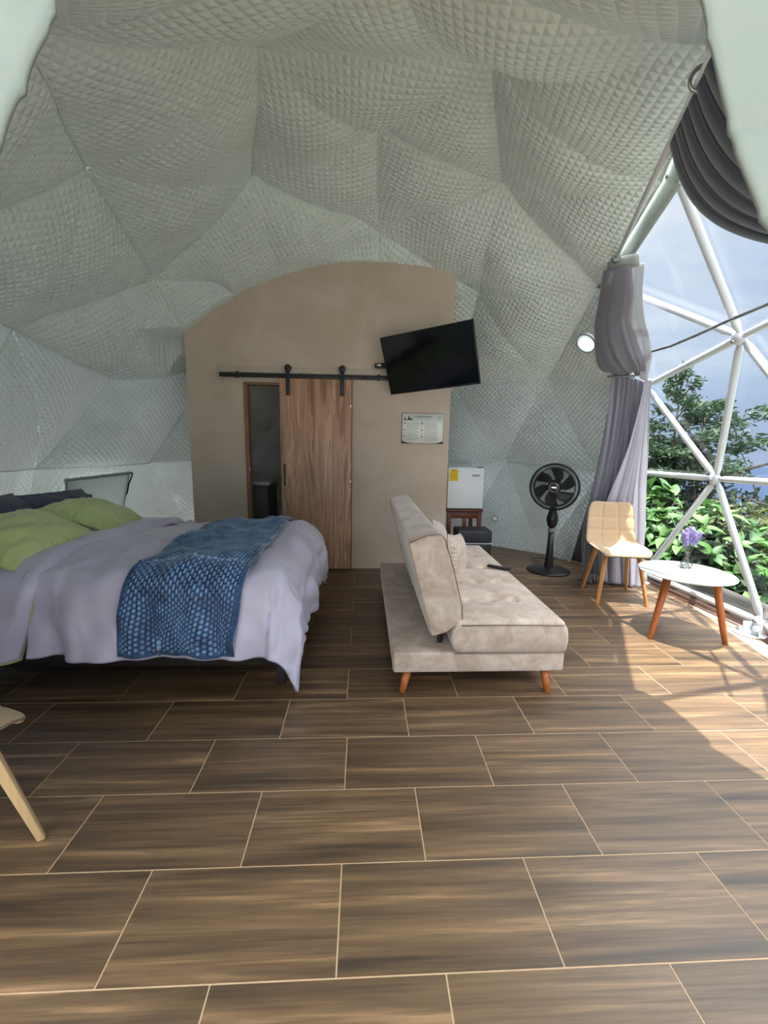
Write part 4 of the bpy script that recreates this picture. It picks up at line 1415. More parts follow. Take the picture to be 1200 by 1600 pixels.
# ------------------------------------------------------------------ round table, vase
tb = empty('side_table', (2.289, 2.787, 0), label='round white side table on three splayed wooden legs by the window', cat='table')
lathe('tabletop', [(0, .470), (.268, .470), (.290, .478), (.2935, .484), (.290, .489), (0, .489)], m_white, tb, n=72)
for (fx, fy) in ((-.231, -.035), (.249, -.13), (.02, .262)):
    tx_, ty_ = fx * .62, fy * .62
    tube('leg', [(tx_, ty_, .470), (fx * .9, fy * .9, .12), (fx, fy, 0)], [.027, .020, .016], m_orange, tb, n=18)
lathe('hub_block', [(0, .445), (.10, .445), (.11, .47), (0, .47)], m_orange, tb, n=32)
vs_ = empty('vase', (2.345, 2.865, .489), label='small glass vase in a black wire geometric holder on the round table', cat='vase')
lathe('glass', [(0, .002), (.020, .002), (.024, .02), (.017, .06), (.013, .10), (.019, .125)], m_vglass, vs_, n=24)
bm = bmesh.new()
r1, r2_, r3 = .028, .040, .020
lv = [(r1, 0, 0), (r2_, .035, .5), (r3, .09, 0), (.022, .115, .5)]
pts = [[Vector((r_ * math.cos(2 * PI * (k + o_) / 5), r_ * math.sin(2 * PI * (k + o_) / 5), z)) for k in range(5)] for r_, z, o_ in lv]
for L_ in range(4):
    for k in range(5):
        add_tube(bm, [pts[L_][k], pts[L_][(k + 1) % 5]], .0013, 5)
        if L_ < 3:
            add_tube(bm, [pts[L_][k], pts[L_ + 1][k]], .0013, 5)
            add_tube(bm, [pts[L_][(k + 1) % 5], pts[L_ + 1][k]], .0013, 5)
bobj('wire_frame', bm, m_blackm, vs_)
bq = empty('lavender_bouquet', (2.345, 2.865, .50), label='bunch of purple lavender standing in the small vase', cat='flowers')
lr = random.Random(3)
for k in range(13):
    a = k * 2.4; rr_ = .012 + .055 * (k / 13)
    hgt = .275 - .9 * rr_ + lr.random() * .03
    tip = Vector((rr_ * math.cos(a) * 1.15 + .02 * (k % 2), rr_ * math.sin(a) * 1.15, hgt))
    mid = Vector((tip.x * .3, tip.y * .3, .11))
    st = tube('stem', [(0, 0, .01), mid, tip], .0013, m_stem, bq, n=5)
    bm = bmesh.new()
    dirv = (tip - mid).normalized()
    for q in range(9):
        c = tip + dirv * (.012 - q * .0115)
        for s_i in range(5):
            aa = s_i * 2 * PI / 5 + q
            off = Vector((math.cos(aa), math.sin(aa), 0)) * (.0065 + .002 * min(q, 3))
            bmesh.ops.create_icosphere(bm, subdivisions=1, radius=.0052, matrix=Matrix.Translation(c + off) @ Matrix.Diagonal((1, 1, 1.3, 1)))
    bobj('bloom', bm, m_lav, st)

# ------------------------------------------------------------------ fan
FX, FY = 2.03, 4.38
fan = empty('pedestal_fan', (FX, FY, 0), R(-28), 'black pedestal fan standing on the floor beside the tan chair', 'fan')
lathe('base', [(0, 0), (.22, 0), (.225, .008), (.20, .022), (.08, .036), (.045, .05), (0, .05)], m_black, fan, n=48)
lathe('column', [(.048, .04), (.036, .20), (.028, .44), (0, .44)], m_black, fan, n=24)
lathe('collar', [(.028, .425), (.036, .43), (.036, .47), (.028, .475)], m_gasket, fan, n=24)
lathe('control_housing', [(.022, .47), (.045, .50), (.060, .56), (.058, .60), (.035, .68), (.03, .72), (0, .72)], m_black, fan, n=24)
mt = Matrix.Translation(Vector((0, -.052, .575))) @ Matrix.Rotation(PI / 2, 4, 'X')
lathe('knob', [(.018, -.005), (.018, .012), (.014, .016), (0, .016)], m_blackm, fan, n=20, mtx=mt)
HC = Vector((0, -.10, .925))
bm = bmesh.new(); add_tube(bm, [(0, 0.02, .69), (0, 0.02, .80), (0, 0, .86)], [.03, .026, .03], 14)
bobj('neck', bm, m_black, fan, smooth=True)
mt = Matrix.Translation(HC) @ Matrix.Rotation(PI / 2, 4, 'X')   # local z -> -y (front)
lathe('motor_housing', [(0, -.17), (.05, -.165), (.07, -.13), (.072, -.05), (.05, -.035), (0, -.035)], m_black, fan, n=28, mtx=mt)
def gr(front):
    bm = bmesh.new()
    GR = .238
    for r_, zz in ((GR, .0),):
        pass
    def ring(r_, z, w_):
        pts = [mt @ Vector((r_ * math.cos(2 * PI * k / 56), r_ * math.sin(2 * PI * k / 56), z)) for k in range(57)]
        add_tube(bm, pts, w_, 5, cap=False)
    sgn = 1 if front else -1
    for k in range(15):
        r_ = .055 + (GR - .055) * k / 14
        z = sgn * .055 * math.sqrt(max(0, 1 - (r_ / GR) ** 3))
        ring(r_, z, .0017 if k not in (11, 14) else (.006 if k == 14 else .006))
    for k in range(80 if front else 40):
        a = 2 * PI * k / (80 if front else 40)
        pts = []
        for q in range(9):
            r_ = .05 + (GR - .05) * q / 8
            z = sgn * .055 * math.sqrt(max(0, 1 - (r_ / GR) ** 3))
            sw = .55 * (q / 8)
            pts.append(mt @ Vector((r_ * math.cos(a + sw), r_ * math.sin(a + sw), z)))
        add_tube(bm, pts, .0011, 4, cap=False)
    return bobj('front_grille' if front else 'rear_grille', bm, m_black, fan, smooth=True)
fg = gr(True)
gr(False)
ringp = [mt @ Vector((.238 * math.cos(2 * PI * k / 64), .238 * math.sin(2 * PI * k / 64), 0)) for k in range(65)]
bm = bmesh.new(); add_tube(bm, ringp, .010, 8, cap=False); bobj('rim', bm, m_black, fan, smooth=True)
lathe('hub_cap', [(.052, .048), (.050, .062), (.035, .068), (0, .069)], m_black, fg, n=32, mtx=mt)
bm = bmesh.new(); add_box(bm, (-.024, -.006, .069), (.024, .008, .071), mt); bobj('badge', bm, m_chrome, fg)
bm = bmesh.new(); pr_ = [mt @ Vector((.045 * math.cos(2 * PI * k / 40), .045 * math.sin(2 * PI * k / 40), .066)) for k in range(41)]; add_tube(bm, pr_, .0025, 5, cap=False); bobj('hub_ring', bm, m_chrome, fg, smooth=True)
for k in range(6):
    a0 = 2 * PI * k / 6
    Pb = np.zeros((9, 7, 3))
    for i in range(9):
        r_ = .04 + .165 * i / 8
        for j in range(7):
            u = j / 6 - .5
            aa = a0 + u * (.85 - .25 * abs(i - 4) / 4) + .5 * (i / 8)
            v_ = mt @ Vector((r_ * math.cos(aa), r_ * math.sin(aa), u * -.05))
            Pb[i, j] = v_
    grid('blade', Pb, m_blackm, fan, thick=.002)
cdp = empty('power_cord', (2.05, 4.62, 0), label='thin black cord trailing from the fan to the liner wall', cat='cord')
tube('cord', [(0, 0, .03), (-.05, .12, .006), (-.02, .22, .006), (.12, .25, .006), (.22, .18, .006), (.30, .24, .02)], .004, m_black, cdp, n=6)

# ------------------------------------------------------------------ fridge on stand, black box
FRY = 5.10
st = empty('wooden_stand', (1.27, FRY + .24, 0), label='reddish-brown wooden stool stand under the white mini fridge', cat='stand')
for lx in (-.225, .155):
    for ly in (-.22, .20):
        box('leg', (lx, ly, 0), (lx + .05, ly + .04, .545), m_red, st, bevel=.004)
box('top', (-.24, -.24, .525), (.215, .25, .556), m_red, st, bevel=.006)
box('apron', (-.18, -.215, .44), (.16, -.195, .525), m_red, st, bevel=.003)
box('stretcher', (-.18, -.215, .12), (.16, -.195, .17), m_red, st, bevel=.003)
box('centre_post', (-.03, -.217, .17), (.02, -.193, .44), m_red, st, bevel=.003)
fr_ = empty('mini_fridge', (1.255, FRY, .556), label='white cube mini fridge with a yellow sticker on the wooden stand', cat='fridge')
box('body', (-.225, .035, .008), (.215, .46, .515), m_fridge, fr_, bevel=.010)
fd = box('door', (-.225, -.012, .012), (.215, .028, .51), m_fridge, fr_, bevel=.008)
box('gasket', (-.218, .026, .018), (.208, .038, .504), m_gasket, fr_, bevel=.002)
box('energy_sticker', (-.210, -.0135, .35), (-.105, -.0115, .488), m_yellow, fd, bevel=0)
bm = bmesh.new()
for zz in (.465, .44, .42, .40, .385): add_box(bm, (-.19, -.0142, zz), (-.125, -.0133, zz + .004))
bobj('sticker_print', bm, mat('sticker_ink', srgb(190, 150, 20), .7), fd)
box('sticker_heading', (-.175, -.0142, .476), (-.145, -.0133, .484), m_ink, fd, bevel=0)
box('badge', (.070, -.0145, .405), (.165, -.0115, .432), mat('fridge_badge', srgb(168, 172, 172), .4), fd, bevel=.001)
box('hinge_cover', (.14, -.008, .508), (.205, .05, .522), m_gasket, fr_, bevel=.002)
for lx in (-.19, .15): box('foot', (lx, .08, 0), (lx + .03, .11, .01), m_black, fr_, bevel=.001)
bb = empty('storage_box', (1.30, FRY - .20, 0), label='black lidded box with a white seam, in front of the wooden stand', cat='box')
box('lower_case', (-.19, -.14, .0), (.205, .14, .20), m_blackm, bb, bevel=.01)
box('white_seam', (-.188, -.142, .20), (.208, .142, .212), m_white, bb, bevel=.003)
box('lid', (-.195, -.145, .212), (.210, .145, .36), mat('dark_slate_plastic', srgb(44, 46, 54), .5), bb, bevel=.02, seg=3)

# ------------------------------------------------------------------ vents in the liner
def disc(name, c, r_, parent, m, label=None, cat=None):
    c = Vector(c)
    nrm = (Vector(DC) - c).normalized()
    mt = Matrix.Translation(c) @ nrm.to_track_quat('Z', 'Y').to_matrix().to_4x4()
    e = lathe(name, [(0, .004), (r_, .004), (r_, -.004), (0, -.004)], m, parent, n=40, mtx=mt)
    rp = [mt @ Vector((r_ * math.cos(2 * PI * k / 40), r_ * math.sin(2 * PI * k / 40), .004)) for k in range(41)]
    bm = bmesh.new(); add_tube(bm, rp, .007, 6, cap=False)
    bobj('ring', bm, m_flap, e, smooth=True)
    return e
def cut_liner(test):
    for o in COL.objects:
        if not o.name.startswith('liner_panel'): continue
        me = o.data
        co = np.empty(len(me.vertices) * 3, np.float32); me.vertices.foreach_get('co', co); co = co.reshape(-1, 3)
        hit = test(co)
        if not hit.any(): continue
        bm = bmesh.new(); bm.from_mesh(me); bm.verts.ensure_lookup_table()
        bmesh.ops.delete(bm, geom=[bm.verts[int(i)] for i in np.nonzero(hit)[0]], context='VERTS')
        bm.to_mesh(me); bm.free()
def lifted(p, k): return p + (Vector(DC) - p).normalized() * k
vp1 = Vector((2.0835, 4.0827, 2.3067)); vp2 = Vector((1.7493, 5.4303, 0.3882))
cut_liner(lambda co: np.linalg.norm(co - np.array(vp1), axis=1) < .080)
cut_liner(lambda co: np.linalg.norm(co - np.array(vp2), axis=1) < .030)
e = disc('vent', lifted(vp1, .012), .092, None, mat('vent_cover', srgb(206, 222, 206), .5, trans=.8))
tag(e, 'round pale vent in the quilted wall beside the curtain', 'vent')
e = disc('vent', lifted(vp2, .012), .036, None, mat('hole_cover', srgb(225, 228, 228), .5, trans=.6))
tag(e, 'small round white hole cover low in the quilted wall right of the fridge', 'vent')

# ------------------------------------------------------------------ curtains
def rows_cloth(rows, n_u, n_v, pleats, amp, seed=0, thick=.004):
    rows = [(np.array(a, float), np.array(b, float), k) for a, b, k in rows]
    t = np.linspace(0, 1, len(rows)); tt = np.linspace(0, 1, n_v)
    L_ = np.stack([np.interp(tt, t, [r_[0][k] for r_ in rows]) for k in range(3)], 1)
    R_ = np.stack([np.interp(tt, t, [r_[1][k] for r_ in rows]) for k in range(3)], 1)
    A = np.interp(tt, t, [r_[2] for r_ in rows])
    for _ in range(4):
        for Q in (L_, R_): Q[1:-1] = (Q[:-2] + 2 * Q[1:-1] + Q[2:]) / 4
    P = np.zeros((n_v, n_u, 3))
    rr_ = np.random.default_rng(seed)
    for j, u in enumerate(np.linspace(0, 1, n_u)):
        w_ = u + .035 * np.sin(tt * 5 + 7 * u + seed)
        ph = w_ * pleats * 2 * PI
        d = amp * A * (np.sin(ph) + .35 * np.sin(2.1 * ph + 1) + .25 * np.sin(.53 * ph + 2 + tt * 3))
        base = L_ + (R_ - L_) * u
        dirx = (R_ - L_); dirx = dirx / (np.linalg.norm(dirx, axis=1)[:, None] + 1e-9)
        nrm = np.cross(dirx, np.array([0, 0, 1.])); nrm /= np.linalg.norm(nrm, axis=1)[:, None] + 1e-9
        P[:, j] = base + nrm * d[:, None] + dirx * (amp * .5 * A * np.sin(ph * 2))[:, None]
    return P
cl_ = empty('window_curtain', (2.4, 3.9, 0), label='grey satin curtain at the left window edge, knotted and falling to the floor', cat='curtain')
o_ = np.array([2.4, 3.9, 0])
low = [((2.30, 3.98, 2.02), (2.50, 3.80, 1.93), .35), ((2.33, 4.04, 1.75), (2.56, 3.86, 1.72), .6), ((2.31, 4.04, 1.35), (2.60, 3.90, 1.38), .9), ((2.27, 4.04, 1.0), (2.635, 3.92, .98), 1.0),
       ((2.24, 4.10, .6), (2.66, 3.90, .6), 1.1), ((2.24, 4.12, .3), (2.66, 3.88, .3), 1.1), ((2.25, 4.10, .03), (2.665, 3.86, .012), 1.1)]
P = rows_cloth(low, 150, 90, 6.5, .022, 2)
grid('fall', P - o_, m_curtain, cl_, thick=.003)
m_curt_sunlit = mat('sunlit_satin_curtain', srgb(172, 170, 184), 0.38, var=0.04, scale=5, bump=0.1, bscale=20, sheen=0.2, trans=0.2)  # paler copy of the curtain: sunlight on its right part put into the colour
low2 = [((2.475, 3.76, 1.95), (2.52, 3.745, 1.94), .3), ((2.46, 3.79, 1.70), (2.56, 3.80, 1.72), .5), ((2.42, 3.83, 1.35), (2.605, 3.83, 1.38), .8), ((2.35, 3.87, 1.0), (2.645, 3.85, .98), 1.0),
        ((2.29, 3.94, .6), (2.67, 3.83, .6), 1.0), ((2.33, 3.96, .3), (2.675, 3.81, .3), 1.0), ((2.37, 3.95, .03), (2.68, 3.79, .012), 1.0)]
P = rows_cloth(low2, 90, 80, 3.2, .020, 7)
grid('sunlit_fall', P - o_, m_curt_sunlit, cl_, thick=.003)
# pouch: closed ballooned sleeve from the eyelet to the tie
pc = [((1.87, 3.50, 2.70), (1.955, 3.28, 2.665), .035, .3), ((1.98, 3.72, 2.55), (2.05, 3.38, 2.52), .06, .5), ((2.06, 3.90, 2.40), (2.16, 3.55, 2.37), .09, .7), ((2.14, 4.00, 2.25), (2.27, 3.62, 2.22), .11, .9),
      ((2.19, 4.03, 2.14), (2.36, 3.66, 2.10), .11, 1.1), ((2.23, 4.03, 2.07), (2.41, 3.70, 2.04), .085, 1.4), ((2.28, 4.01, 2.03), (2.43, 3.74, 2.00), .05, 1.6), ((2.33, 3.98, 2.035), (2.43, 3.80, 1.99), .02, 1.2)]
nv_p, nu_p = 80, 120
tt = np.linspace(0, 1, nv_p); t = np.linspace(0, 1, len(pc))
Lp = np.stack([np.interp(tt, t, [r_[0][k] for r_ in pc]) for k in range(3)], 1)
Rp = np.stack([np.interp(tt, t, [r_[1][k] for r_ in pc]) for k in range(3)], 1)
Dp = np.interp(tt, t, [r_[2] for r_ in pc]); Ap = np.interp(tt, t, [r_[3] for r_ in pc])
for _ in range(5):
    for Q in (Lp, Rp): Q[1:-1] = (Q[:-2] + 2 * Q[1:-1] + Q[2:]) / 4
P = np.zeros((nv_p, nu_p, 3))
dirx = Rp - Lp; hw = np.linalg.norm(dirx, axis=1) / 2; dirx /= (2 * hw)[:, None]
nrm = np.cross(dirx, [0, 0, 1.]); nrm /= np.linalg.norm(nrm, axis=1)[:, None]
for j in range(nu_p):
    a = 2 * PI * j / nu_p
    pl = 1 + .09 * Ap * (math.sin(a * 11) + .5 * math.sin(a * 19 + 1)) * np.clip(tt * 1.5 - .2, .15, 1)
    P[:, j] = (Lp + Rp) / 2 + dirx * (hw * math.cos(a) * pl)[:, None] + nrm * (Dp * math.sin(a) * pl)[:, None]
    # ruffled bottom lip
    P[:, j, 2] += .018 * np.clip((tt - .82) / .18, 0, 1) * math.sin(a * 9)
grid('pouch', P - o_, m_curtain, cl_, wrap=True, thick=.003)
# flat outer leaf sweeping from the eyelet to the tie on the window side
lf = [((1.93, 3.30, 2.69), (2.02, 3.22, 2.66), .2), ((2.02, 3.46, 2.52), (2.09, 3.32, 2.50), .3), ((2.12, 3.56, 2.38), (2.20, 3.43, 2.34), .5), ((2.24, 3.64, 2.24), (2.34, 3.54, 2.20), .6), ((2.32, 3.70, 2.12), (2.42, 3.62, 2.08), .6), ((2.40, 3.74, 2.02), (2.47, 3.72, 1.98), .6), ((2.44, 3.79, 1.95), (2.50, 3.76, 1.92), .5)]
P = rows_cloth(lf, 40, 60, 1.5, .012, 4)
grid('outer_leaf', P - o_, m_curt_sunlit, cl_, thick=.003)
# header band with eyelet
hd = np.zeros((6, 4, 3))
for i in range(6):
    for j in range(4):
        hd[i, j] = np.array([1.835, 3.40, 2.755]) + (np.array([1.955, 3.20, 2.72]) - np.array([1.835, 3.40, 2.755])) * i / 5 + np.array([.035, .035, -.075]) * j / 3
grid('header_band', hd - o_, m_flap, cl_, thick=.004)
mtE = Matrix.Translation(Vector(ROD0) - Vector(o_)) @ Vector((-.75, -.62, -.25)).to_track_quat('Z', 'Y').to_matrix().to_4x4()
bm = bmesh.new()
add_tube(bm, [mtE @ Vector((.030 * math.cos(2 * PI * k / 32), .030 * math.sin(2 * PI * k / 32), 0)) for k in range(33)], .006, 8, cap=False)
bobj('eyelet', bm, m_bolt, cl_, smooth=True)
bm = bmesh.new()
add_tube(bm, [Vector((2.36 + .10 * math.cos(a) - 2.4, 3.90 - .08 * math.cos(a) + .05 * math.sin(a) - 3.9, 1.985 + .01 * math.sin(a))) for a in np.linspace(0, 2 * PI, 25)], .009, 8, cap=False)
bobj('tieback', bm, m_curtain, cl_, smooth=True)
bm = bmesh.new()
fr2 = random.Random(5)
for k in range(46):
    x = -.19 + .17 * k / 46; y = .12 - .05 * k / 46 + fr2.uniform(-.02, .02)
    add_tube(bm, [(x, y, .09), (x + fr2.uniform(-.01, .01), y - .015, .05), (x + fr2.uniform(-.015, .015), y - .03, .004)], .004, 5)
o = bobj('fringe', bm, m_mist, cl_, smooth=True); o['kind'] = 'stuff'

# right drape swept up along the window top
cr_ = empty('window_curtain', (1.4, 1.9, 2.4), label='charcoal curtain bunched at the top right of the window, hanging in a deep swag', cat='curtain')
o2 = np.array([1.4, 1.9, 2.4])
A0 = ROD0 + (ROD1 - ROD0) * .80; A1 = ROD0 + (ROD1 - ROD0) * .995
G0 = np.array([1.45, 1.38, 1.97]); G1 = np.array([1.25, 1.12, 1.98])
C0 = np.array([1.47, 2.05, 2.30]); C1 = np.array([.98, 1.15, 2.10])
nS, nT = 200, 70
P = np.zeros((nS, nT, 3))
tt = np.linspace(0, 1, nT)
for i, s in enumerate(np.linspace(0, 1, nS)):
    a = A0 + (A1 - A0) * s; c = C0 + (C1 - C0) * s; g_ = G0 + (G1 - G0) * s
    B_ = ((1 - tt) ** 2)[:, None] * a + (2 * tt * (1 - tt))[:, None] * c + (tt ** 2)[:, None] * g_
    sn_ = np.array([-.55, -.45, -.7]); sn_ /= np.linalg.norm(sn_)
    amp_ = .045 * (1 - .75 * tt) + .006
    ph = s * 6.0 * 2 * PI
    B_ = B_ + sn_ * (amp_ * (abs(math.sin(ph / 2)) ** .7 * 1.2 - .5))[:, None] + (A0 - A1)[None] * (.03 * math.sin(ph))
    P[i] = B_
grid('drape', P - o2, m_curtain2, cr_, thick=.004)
for k in (4,):
    p = A0 + (A1 - A0) * (k + .5) / 6 + np.array([0, 0, .0])
    mtE = Matrix.Translation(Vector(p - o2)) @ Vector(A0 - A1).to_track_quat('Z', 'Y').to_matrix().to_4x4()
    bm = bmesh.new()
    add_tube(bm, [mtE @ Vector((.026 * math.cos(2 * PI * q / 24), .026 * math.sin(2 * PI * q / 24), 0)) for q in range(25)], .005, 6, cap=False)
    bobj('eyelet', bm, m_bolt, cr_, smooth=True)

# ------------------------------------------------------------------ added porch and terrace, unseen: block and bounce sunlight
pr = empty('added_sun_roof', (0.0, -.4, 2.5), label='added unseen white canopy keeping direct sun out of the entrance, behind the camera', cat='canopy', kind='structure')
X, Y = np.meshgrid(np.linspace(-1.5, 1.45, 16), np.linspace(-2.6, 1.45, 20), indexing='ij')
Z = .32 - .22 * np.abs(X / 1.5) ** 2 - .10 * np.clip(-Y - .2, 0, 3)
grid('membrane', np.stack([X, Y, Z], -1), m_pvc, pr, thick=.01)
for px_, py_ in ((-1.35, -2.5), (1.3, -2.5)):
    tube('post', [(px_, py_, -2.5), (px_, py_, -.12)], .03, m_steel, pr)
dk = empty('bounce_deck', (0, 0, -.01), label='added unseen pale terrace bouncing sunlight into the entrance, behind the camera', cat='terrace', kind='structure')
m_conc = mat('pale_bounce_slab', srgb(160, 160, 160), .8, var=.06, scale=2)  # pale so the added terrace reflects sunlight up through the door
box('slab', (-8, -14, -.12), (9, -1.22, 0), m_conc, dk, bevel=0)

# ------------------------------------------------------------------ outdoors
gN = 70
X, Y = np.meshgrid(np.linspace(3.3, 60, gN), np.linspace(-25, 60, gN), indexing='ij')
Z = -.25 - .22 * (X - 3.3) - .0 * Y + .25 * snoise(np.stack([X, Y, X * 0], -1), .05, 3, 3)
Z = np.maximum(Z, -14 + .5 * snoise(np.stack([X, Y, X * 0], -1), .03, 5, 2))
o = grid('hillside', np.stack([X, Y, Z], -1), m_ground, None)
tag(o, 'grassy hillside falling away outside the window', 'ground', kind='structure')
# apron of ground round the dome
def annulus():
    n = 64
    P = np.zeros((n, 3, 3))
    for i in range(n):
        a = 2 * PI * i / (n - 1)
        for j, (r_, z) in enumerate(((2.98, -.06), (3.4, -.2), (40, -.9))):
            P[i, j] = (DC[0] + r_ * math.cos(a), DC[1] + r_ * math.sin(a), z)
    P[..., 2] -= np.where(P[..., 0] > 4, 12.0, 0)
    return P
m_bounce_gravel = mat('pale_bounce_gravel', srgb(176, 174, 168), .9, var=.1, scale=14)  # pale ring added to bounce daylight onto the lower liner
ga = annulus()[14:54].copy(); ga[:, 1] = ga[:, 0] + (ga[:, 2] - ga[:, 0]) * .09; ga = ga[:, :2]; ga[..., 2] = np.array([-.05, -.045])
o = grid('bounce_gravel', ga, m_bounce_gravel, None); tag(o, 'added unseen pale ring bouncing light onto the closed sides of the dome', 'path', kind='structure')
o = grid('ground', annulus(), m_ground, None); tag(o, 'green ground round the dome', 'ground', kind='structure')
def ridge(x0, y0, x1, y1, h0, h1, m, seed, label, base=-60, depth=120):
    n = 120
    P = np.zeros((n, 8, 3))
    d = np.array([x1 - x0, y1 - y0, 0.]); nrm = np.array([d[1], -d[0], 0]) / np.linalg.norm(d)
    if nrm[0] * x0 + nrm[1] * y0 > 0: nrm = -nrm
    for i, s in enumerate(np.linspace(0, 1, n)):
        q = np.array([[s * 6, seed * 1.0, 0.]])
        hh = h0 + (h1 - h0) * s + 6 * float(snoise(q, .35, seed, 4)[0]) 
        for j in range(8):
            f = j / 7
            P[i, j] = np.array([x0, y0, 0]) + d * s + nrm * depth * f + np.array([0, 0, base + (hh - base) * (1 - f) ** 1.3 + (3 * math.sin(s * 40 + j) * f)])
    o = grid('hill', P, m, None)
    tag(o, label, 'hill', kind='structure')
ridge(60, 420, 460, -40, -4, -6, m_hill, 3, 'distant mountain ridge painted hazy blue beyond the trees')
ridge(20, 300, 300, -60, -36, -34, m_hill2, 5, 'nearer green forested ridge beyond the trees', base=-90)

# leaves
def leaf_mesh(name, L_, Wd, m, droop=.25):
    n = 5
    P = []
    F = []
    for i in range(n + 1):
        s = i / n
        w_ = Wd * math.sin(PI * min(1, s * .92 + .06)) ** .8 * (1 - .25 * s)
        z = L_ * (.12 * s - droop * s * s)
        P += [(-w_ / 2, s * L_, z + .16 * w_), (0, s * L_, z - .02 * L_), (w_ / 2, s * L_, z + .16 * w_)]
    for i in range(n):
        a = i * 3
        F += [(a, a + 1, a + 4, a + 3), (a + 1, a + 2, a + 5, a + 4)]
    me = npmesh(name, P, F)
    me.materials.append(m)
    me.polygons.foreach_set('use_smooth', np.ones(len(me.polygons), dtype=bool))
    return me
LM = [leaf_mesh('leaf', .15, .085, m) for m in m_leafs] + [leaf_mesh('leaf', .19, .10, m, .45) for m in m_leafs]
def bush(c, rx, ry, rz, nleaf, label, seed):
    e = empty('leafy_bush', c, 0, label, 'bush', 'broad-leaved bushes outside the window')
    r_ = random.Random(seed)
    bm = bmesh.new()
    for k in range(7):
        a = k * .9
        add_tube(bm, [(0, 0, -.1), (rx * .4 * math.cos(a), ry * .4 * math.sin(a), rz * .5), (rx * .7 * math.cos(a), ry * .7 * math.sin(a), rz * .85)], [.014, .01, .006], 6)
    bobj('stems', bm, m_stem, e)
    # inner leaves
    V = []; F = []
    rg = np.random.default_rng(seed)
    for k in range(1500):
        d = rg.normal(size=3); d /= np.linalg.norm(d); d[2] = abs(d[2]) * 1.0 - .15
        rad_ = .55 + .40 * rg.random()
        p = d * np.array([rx, ry, rz]) * rad_
        t1 = rg.normal(size=3); t1 /= np.linalg.norm(t1); t2 = np.cross(t1, d); t2 /= np.linalg.norm(t2) + 1e-6
        s = .05 + .04 * rg.random()
        b = len(V)
        V += [p - t1 * s, p + t2 * s * .45, p + t1 * s, p - t2 * s * .45]
        F.append((b, b + 1, b + 2, b + 3))
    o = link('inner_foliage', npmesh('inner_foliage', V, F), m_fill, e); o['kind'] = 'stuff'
    for k in range(nleaf):
        # whorls: leaves grouped about shoot tips
        if k % 6 == 0:
            th_ = r_.uniform(0, 2 * PI); ph = math.asin(r_.uniform(.05, 1))
            tip = Vector((rx * math.cos(th_) * math.cos(ph), ry * math.sin(th_) * math.cos(ph), rz * math.sin(ph) * r_.uniform(.85, 1.08)))
            tw = r_.uniform(0, 6)
            outw = Vector((math.cos(th_) * math.cos(ph) * .6, math.sin(th_) * math.cos(ph) * .6, .8 * math.sin(ph) + .45)).normalized()
            bq_ = outw.to_track_quat('Z', 'Y')
        o = bpy.data.objects.new('leaf', LM[r_.randrange(6)])
        COL.objects.link(o); o.parent = e
        pitch_ = r_.uniform(-.15, .55) if k % 6 < 4 else r_.uniform(.5, 1.1)
        q = bq_ @ Euler((pitch_, 0, tw + (k % 6) * 1.05), 'XYZ').to_quaternion()
        o.rotation_mode = 'QUATERNION'
        # rotate about z first, then lift
        q = bq_ @ (Euler((0, 0, tw + (k % 6) * 1.08)).to_quaternion() @ Euler((pitch_, 0, 0)).to_quaternion())
        o.rotation_quaternion = q
        sc_ = r_.uniform(.75, 1.25)
        o.scale = (sc_,) * 3
        o.location = tip + Vector((r_.uniform(-.02, .02), r_.uniform(-.02, .02), r_.uniform(-.04, .03)))
    return e
bush((3.55, 5.25, -.15), .75, .62, 1.02, 290, 'bright broad-leaved bush directly outside the window behind the tan chair', 1)
bush((3.95, 4.45, -.25), .68, .62, .98, 290, 'bright broad-leaved bush outside the window behind the lavender', 2)
bush((3.98, 3.72, -.45), .50, .50, .85, 200, 'lower broad-leaved bush outside the window, right of the lavender', 3)

def foliage_blob(specs, size, dens, seed, flat=.5):
    V = []; F = []
    rg = np.random.default_rng(seed)
    for (c, r_) in specs:
        c = np.array(c, float); r_ = np.array(r_, float)
        n = int(dens * (r_[0] * r_[1] + r_[0] * r_[2]) )
        n = max(n, 20)
        for k in range(n):
            d = rg.normal(size=3); d /= np.linalg.norm(d)
            p = c + d * r_ * (rg.random() ** .35)
            t1 = rg.normal(size=3); t1[2] = t1[2] * flat + .25; t1 /= np.linalg.norm(t1)
            t2 = np.cross(t1, rg.normal(size=3)); t2 /= np.linalg.norm(t2) + 1e-6
            s = size * (.6 + .8 * rg.random())
            b = len(V)
            V += [p - t1 * s, p + t2 * s * .28, p + t1 * s, p - t2 * s * .28]
            F.append((b, b + 1, b + 2, b + 3))
    return npmesh('foliage', V, F)
def tree(loc, trunk, branches, blobs, m, size, dens, label, seed, group='trees outside the window', tr_r=.035, cat='tree'):
    e = empty('tree', loc, 0, label, cat, group)
    tube('trunk', trunk, [tr_r * (1 - .7 * i / (len(trunk) - 1)) for i in range(len(trunk))], m_bark, e, n=8)
    for b in branches:
        tube('branch', b, [tr_r * .45, tr_r * .3, tr_r * .12][:len(b)] if len(b) == 3 else tr_r * .3, m_bark, e, n=6)
    o = link('foliage', foliage_blob(blobs, size, dens, seed), m, e); o['kind'] = 'stuff'
    return e
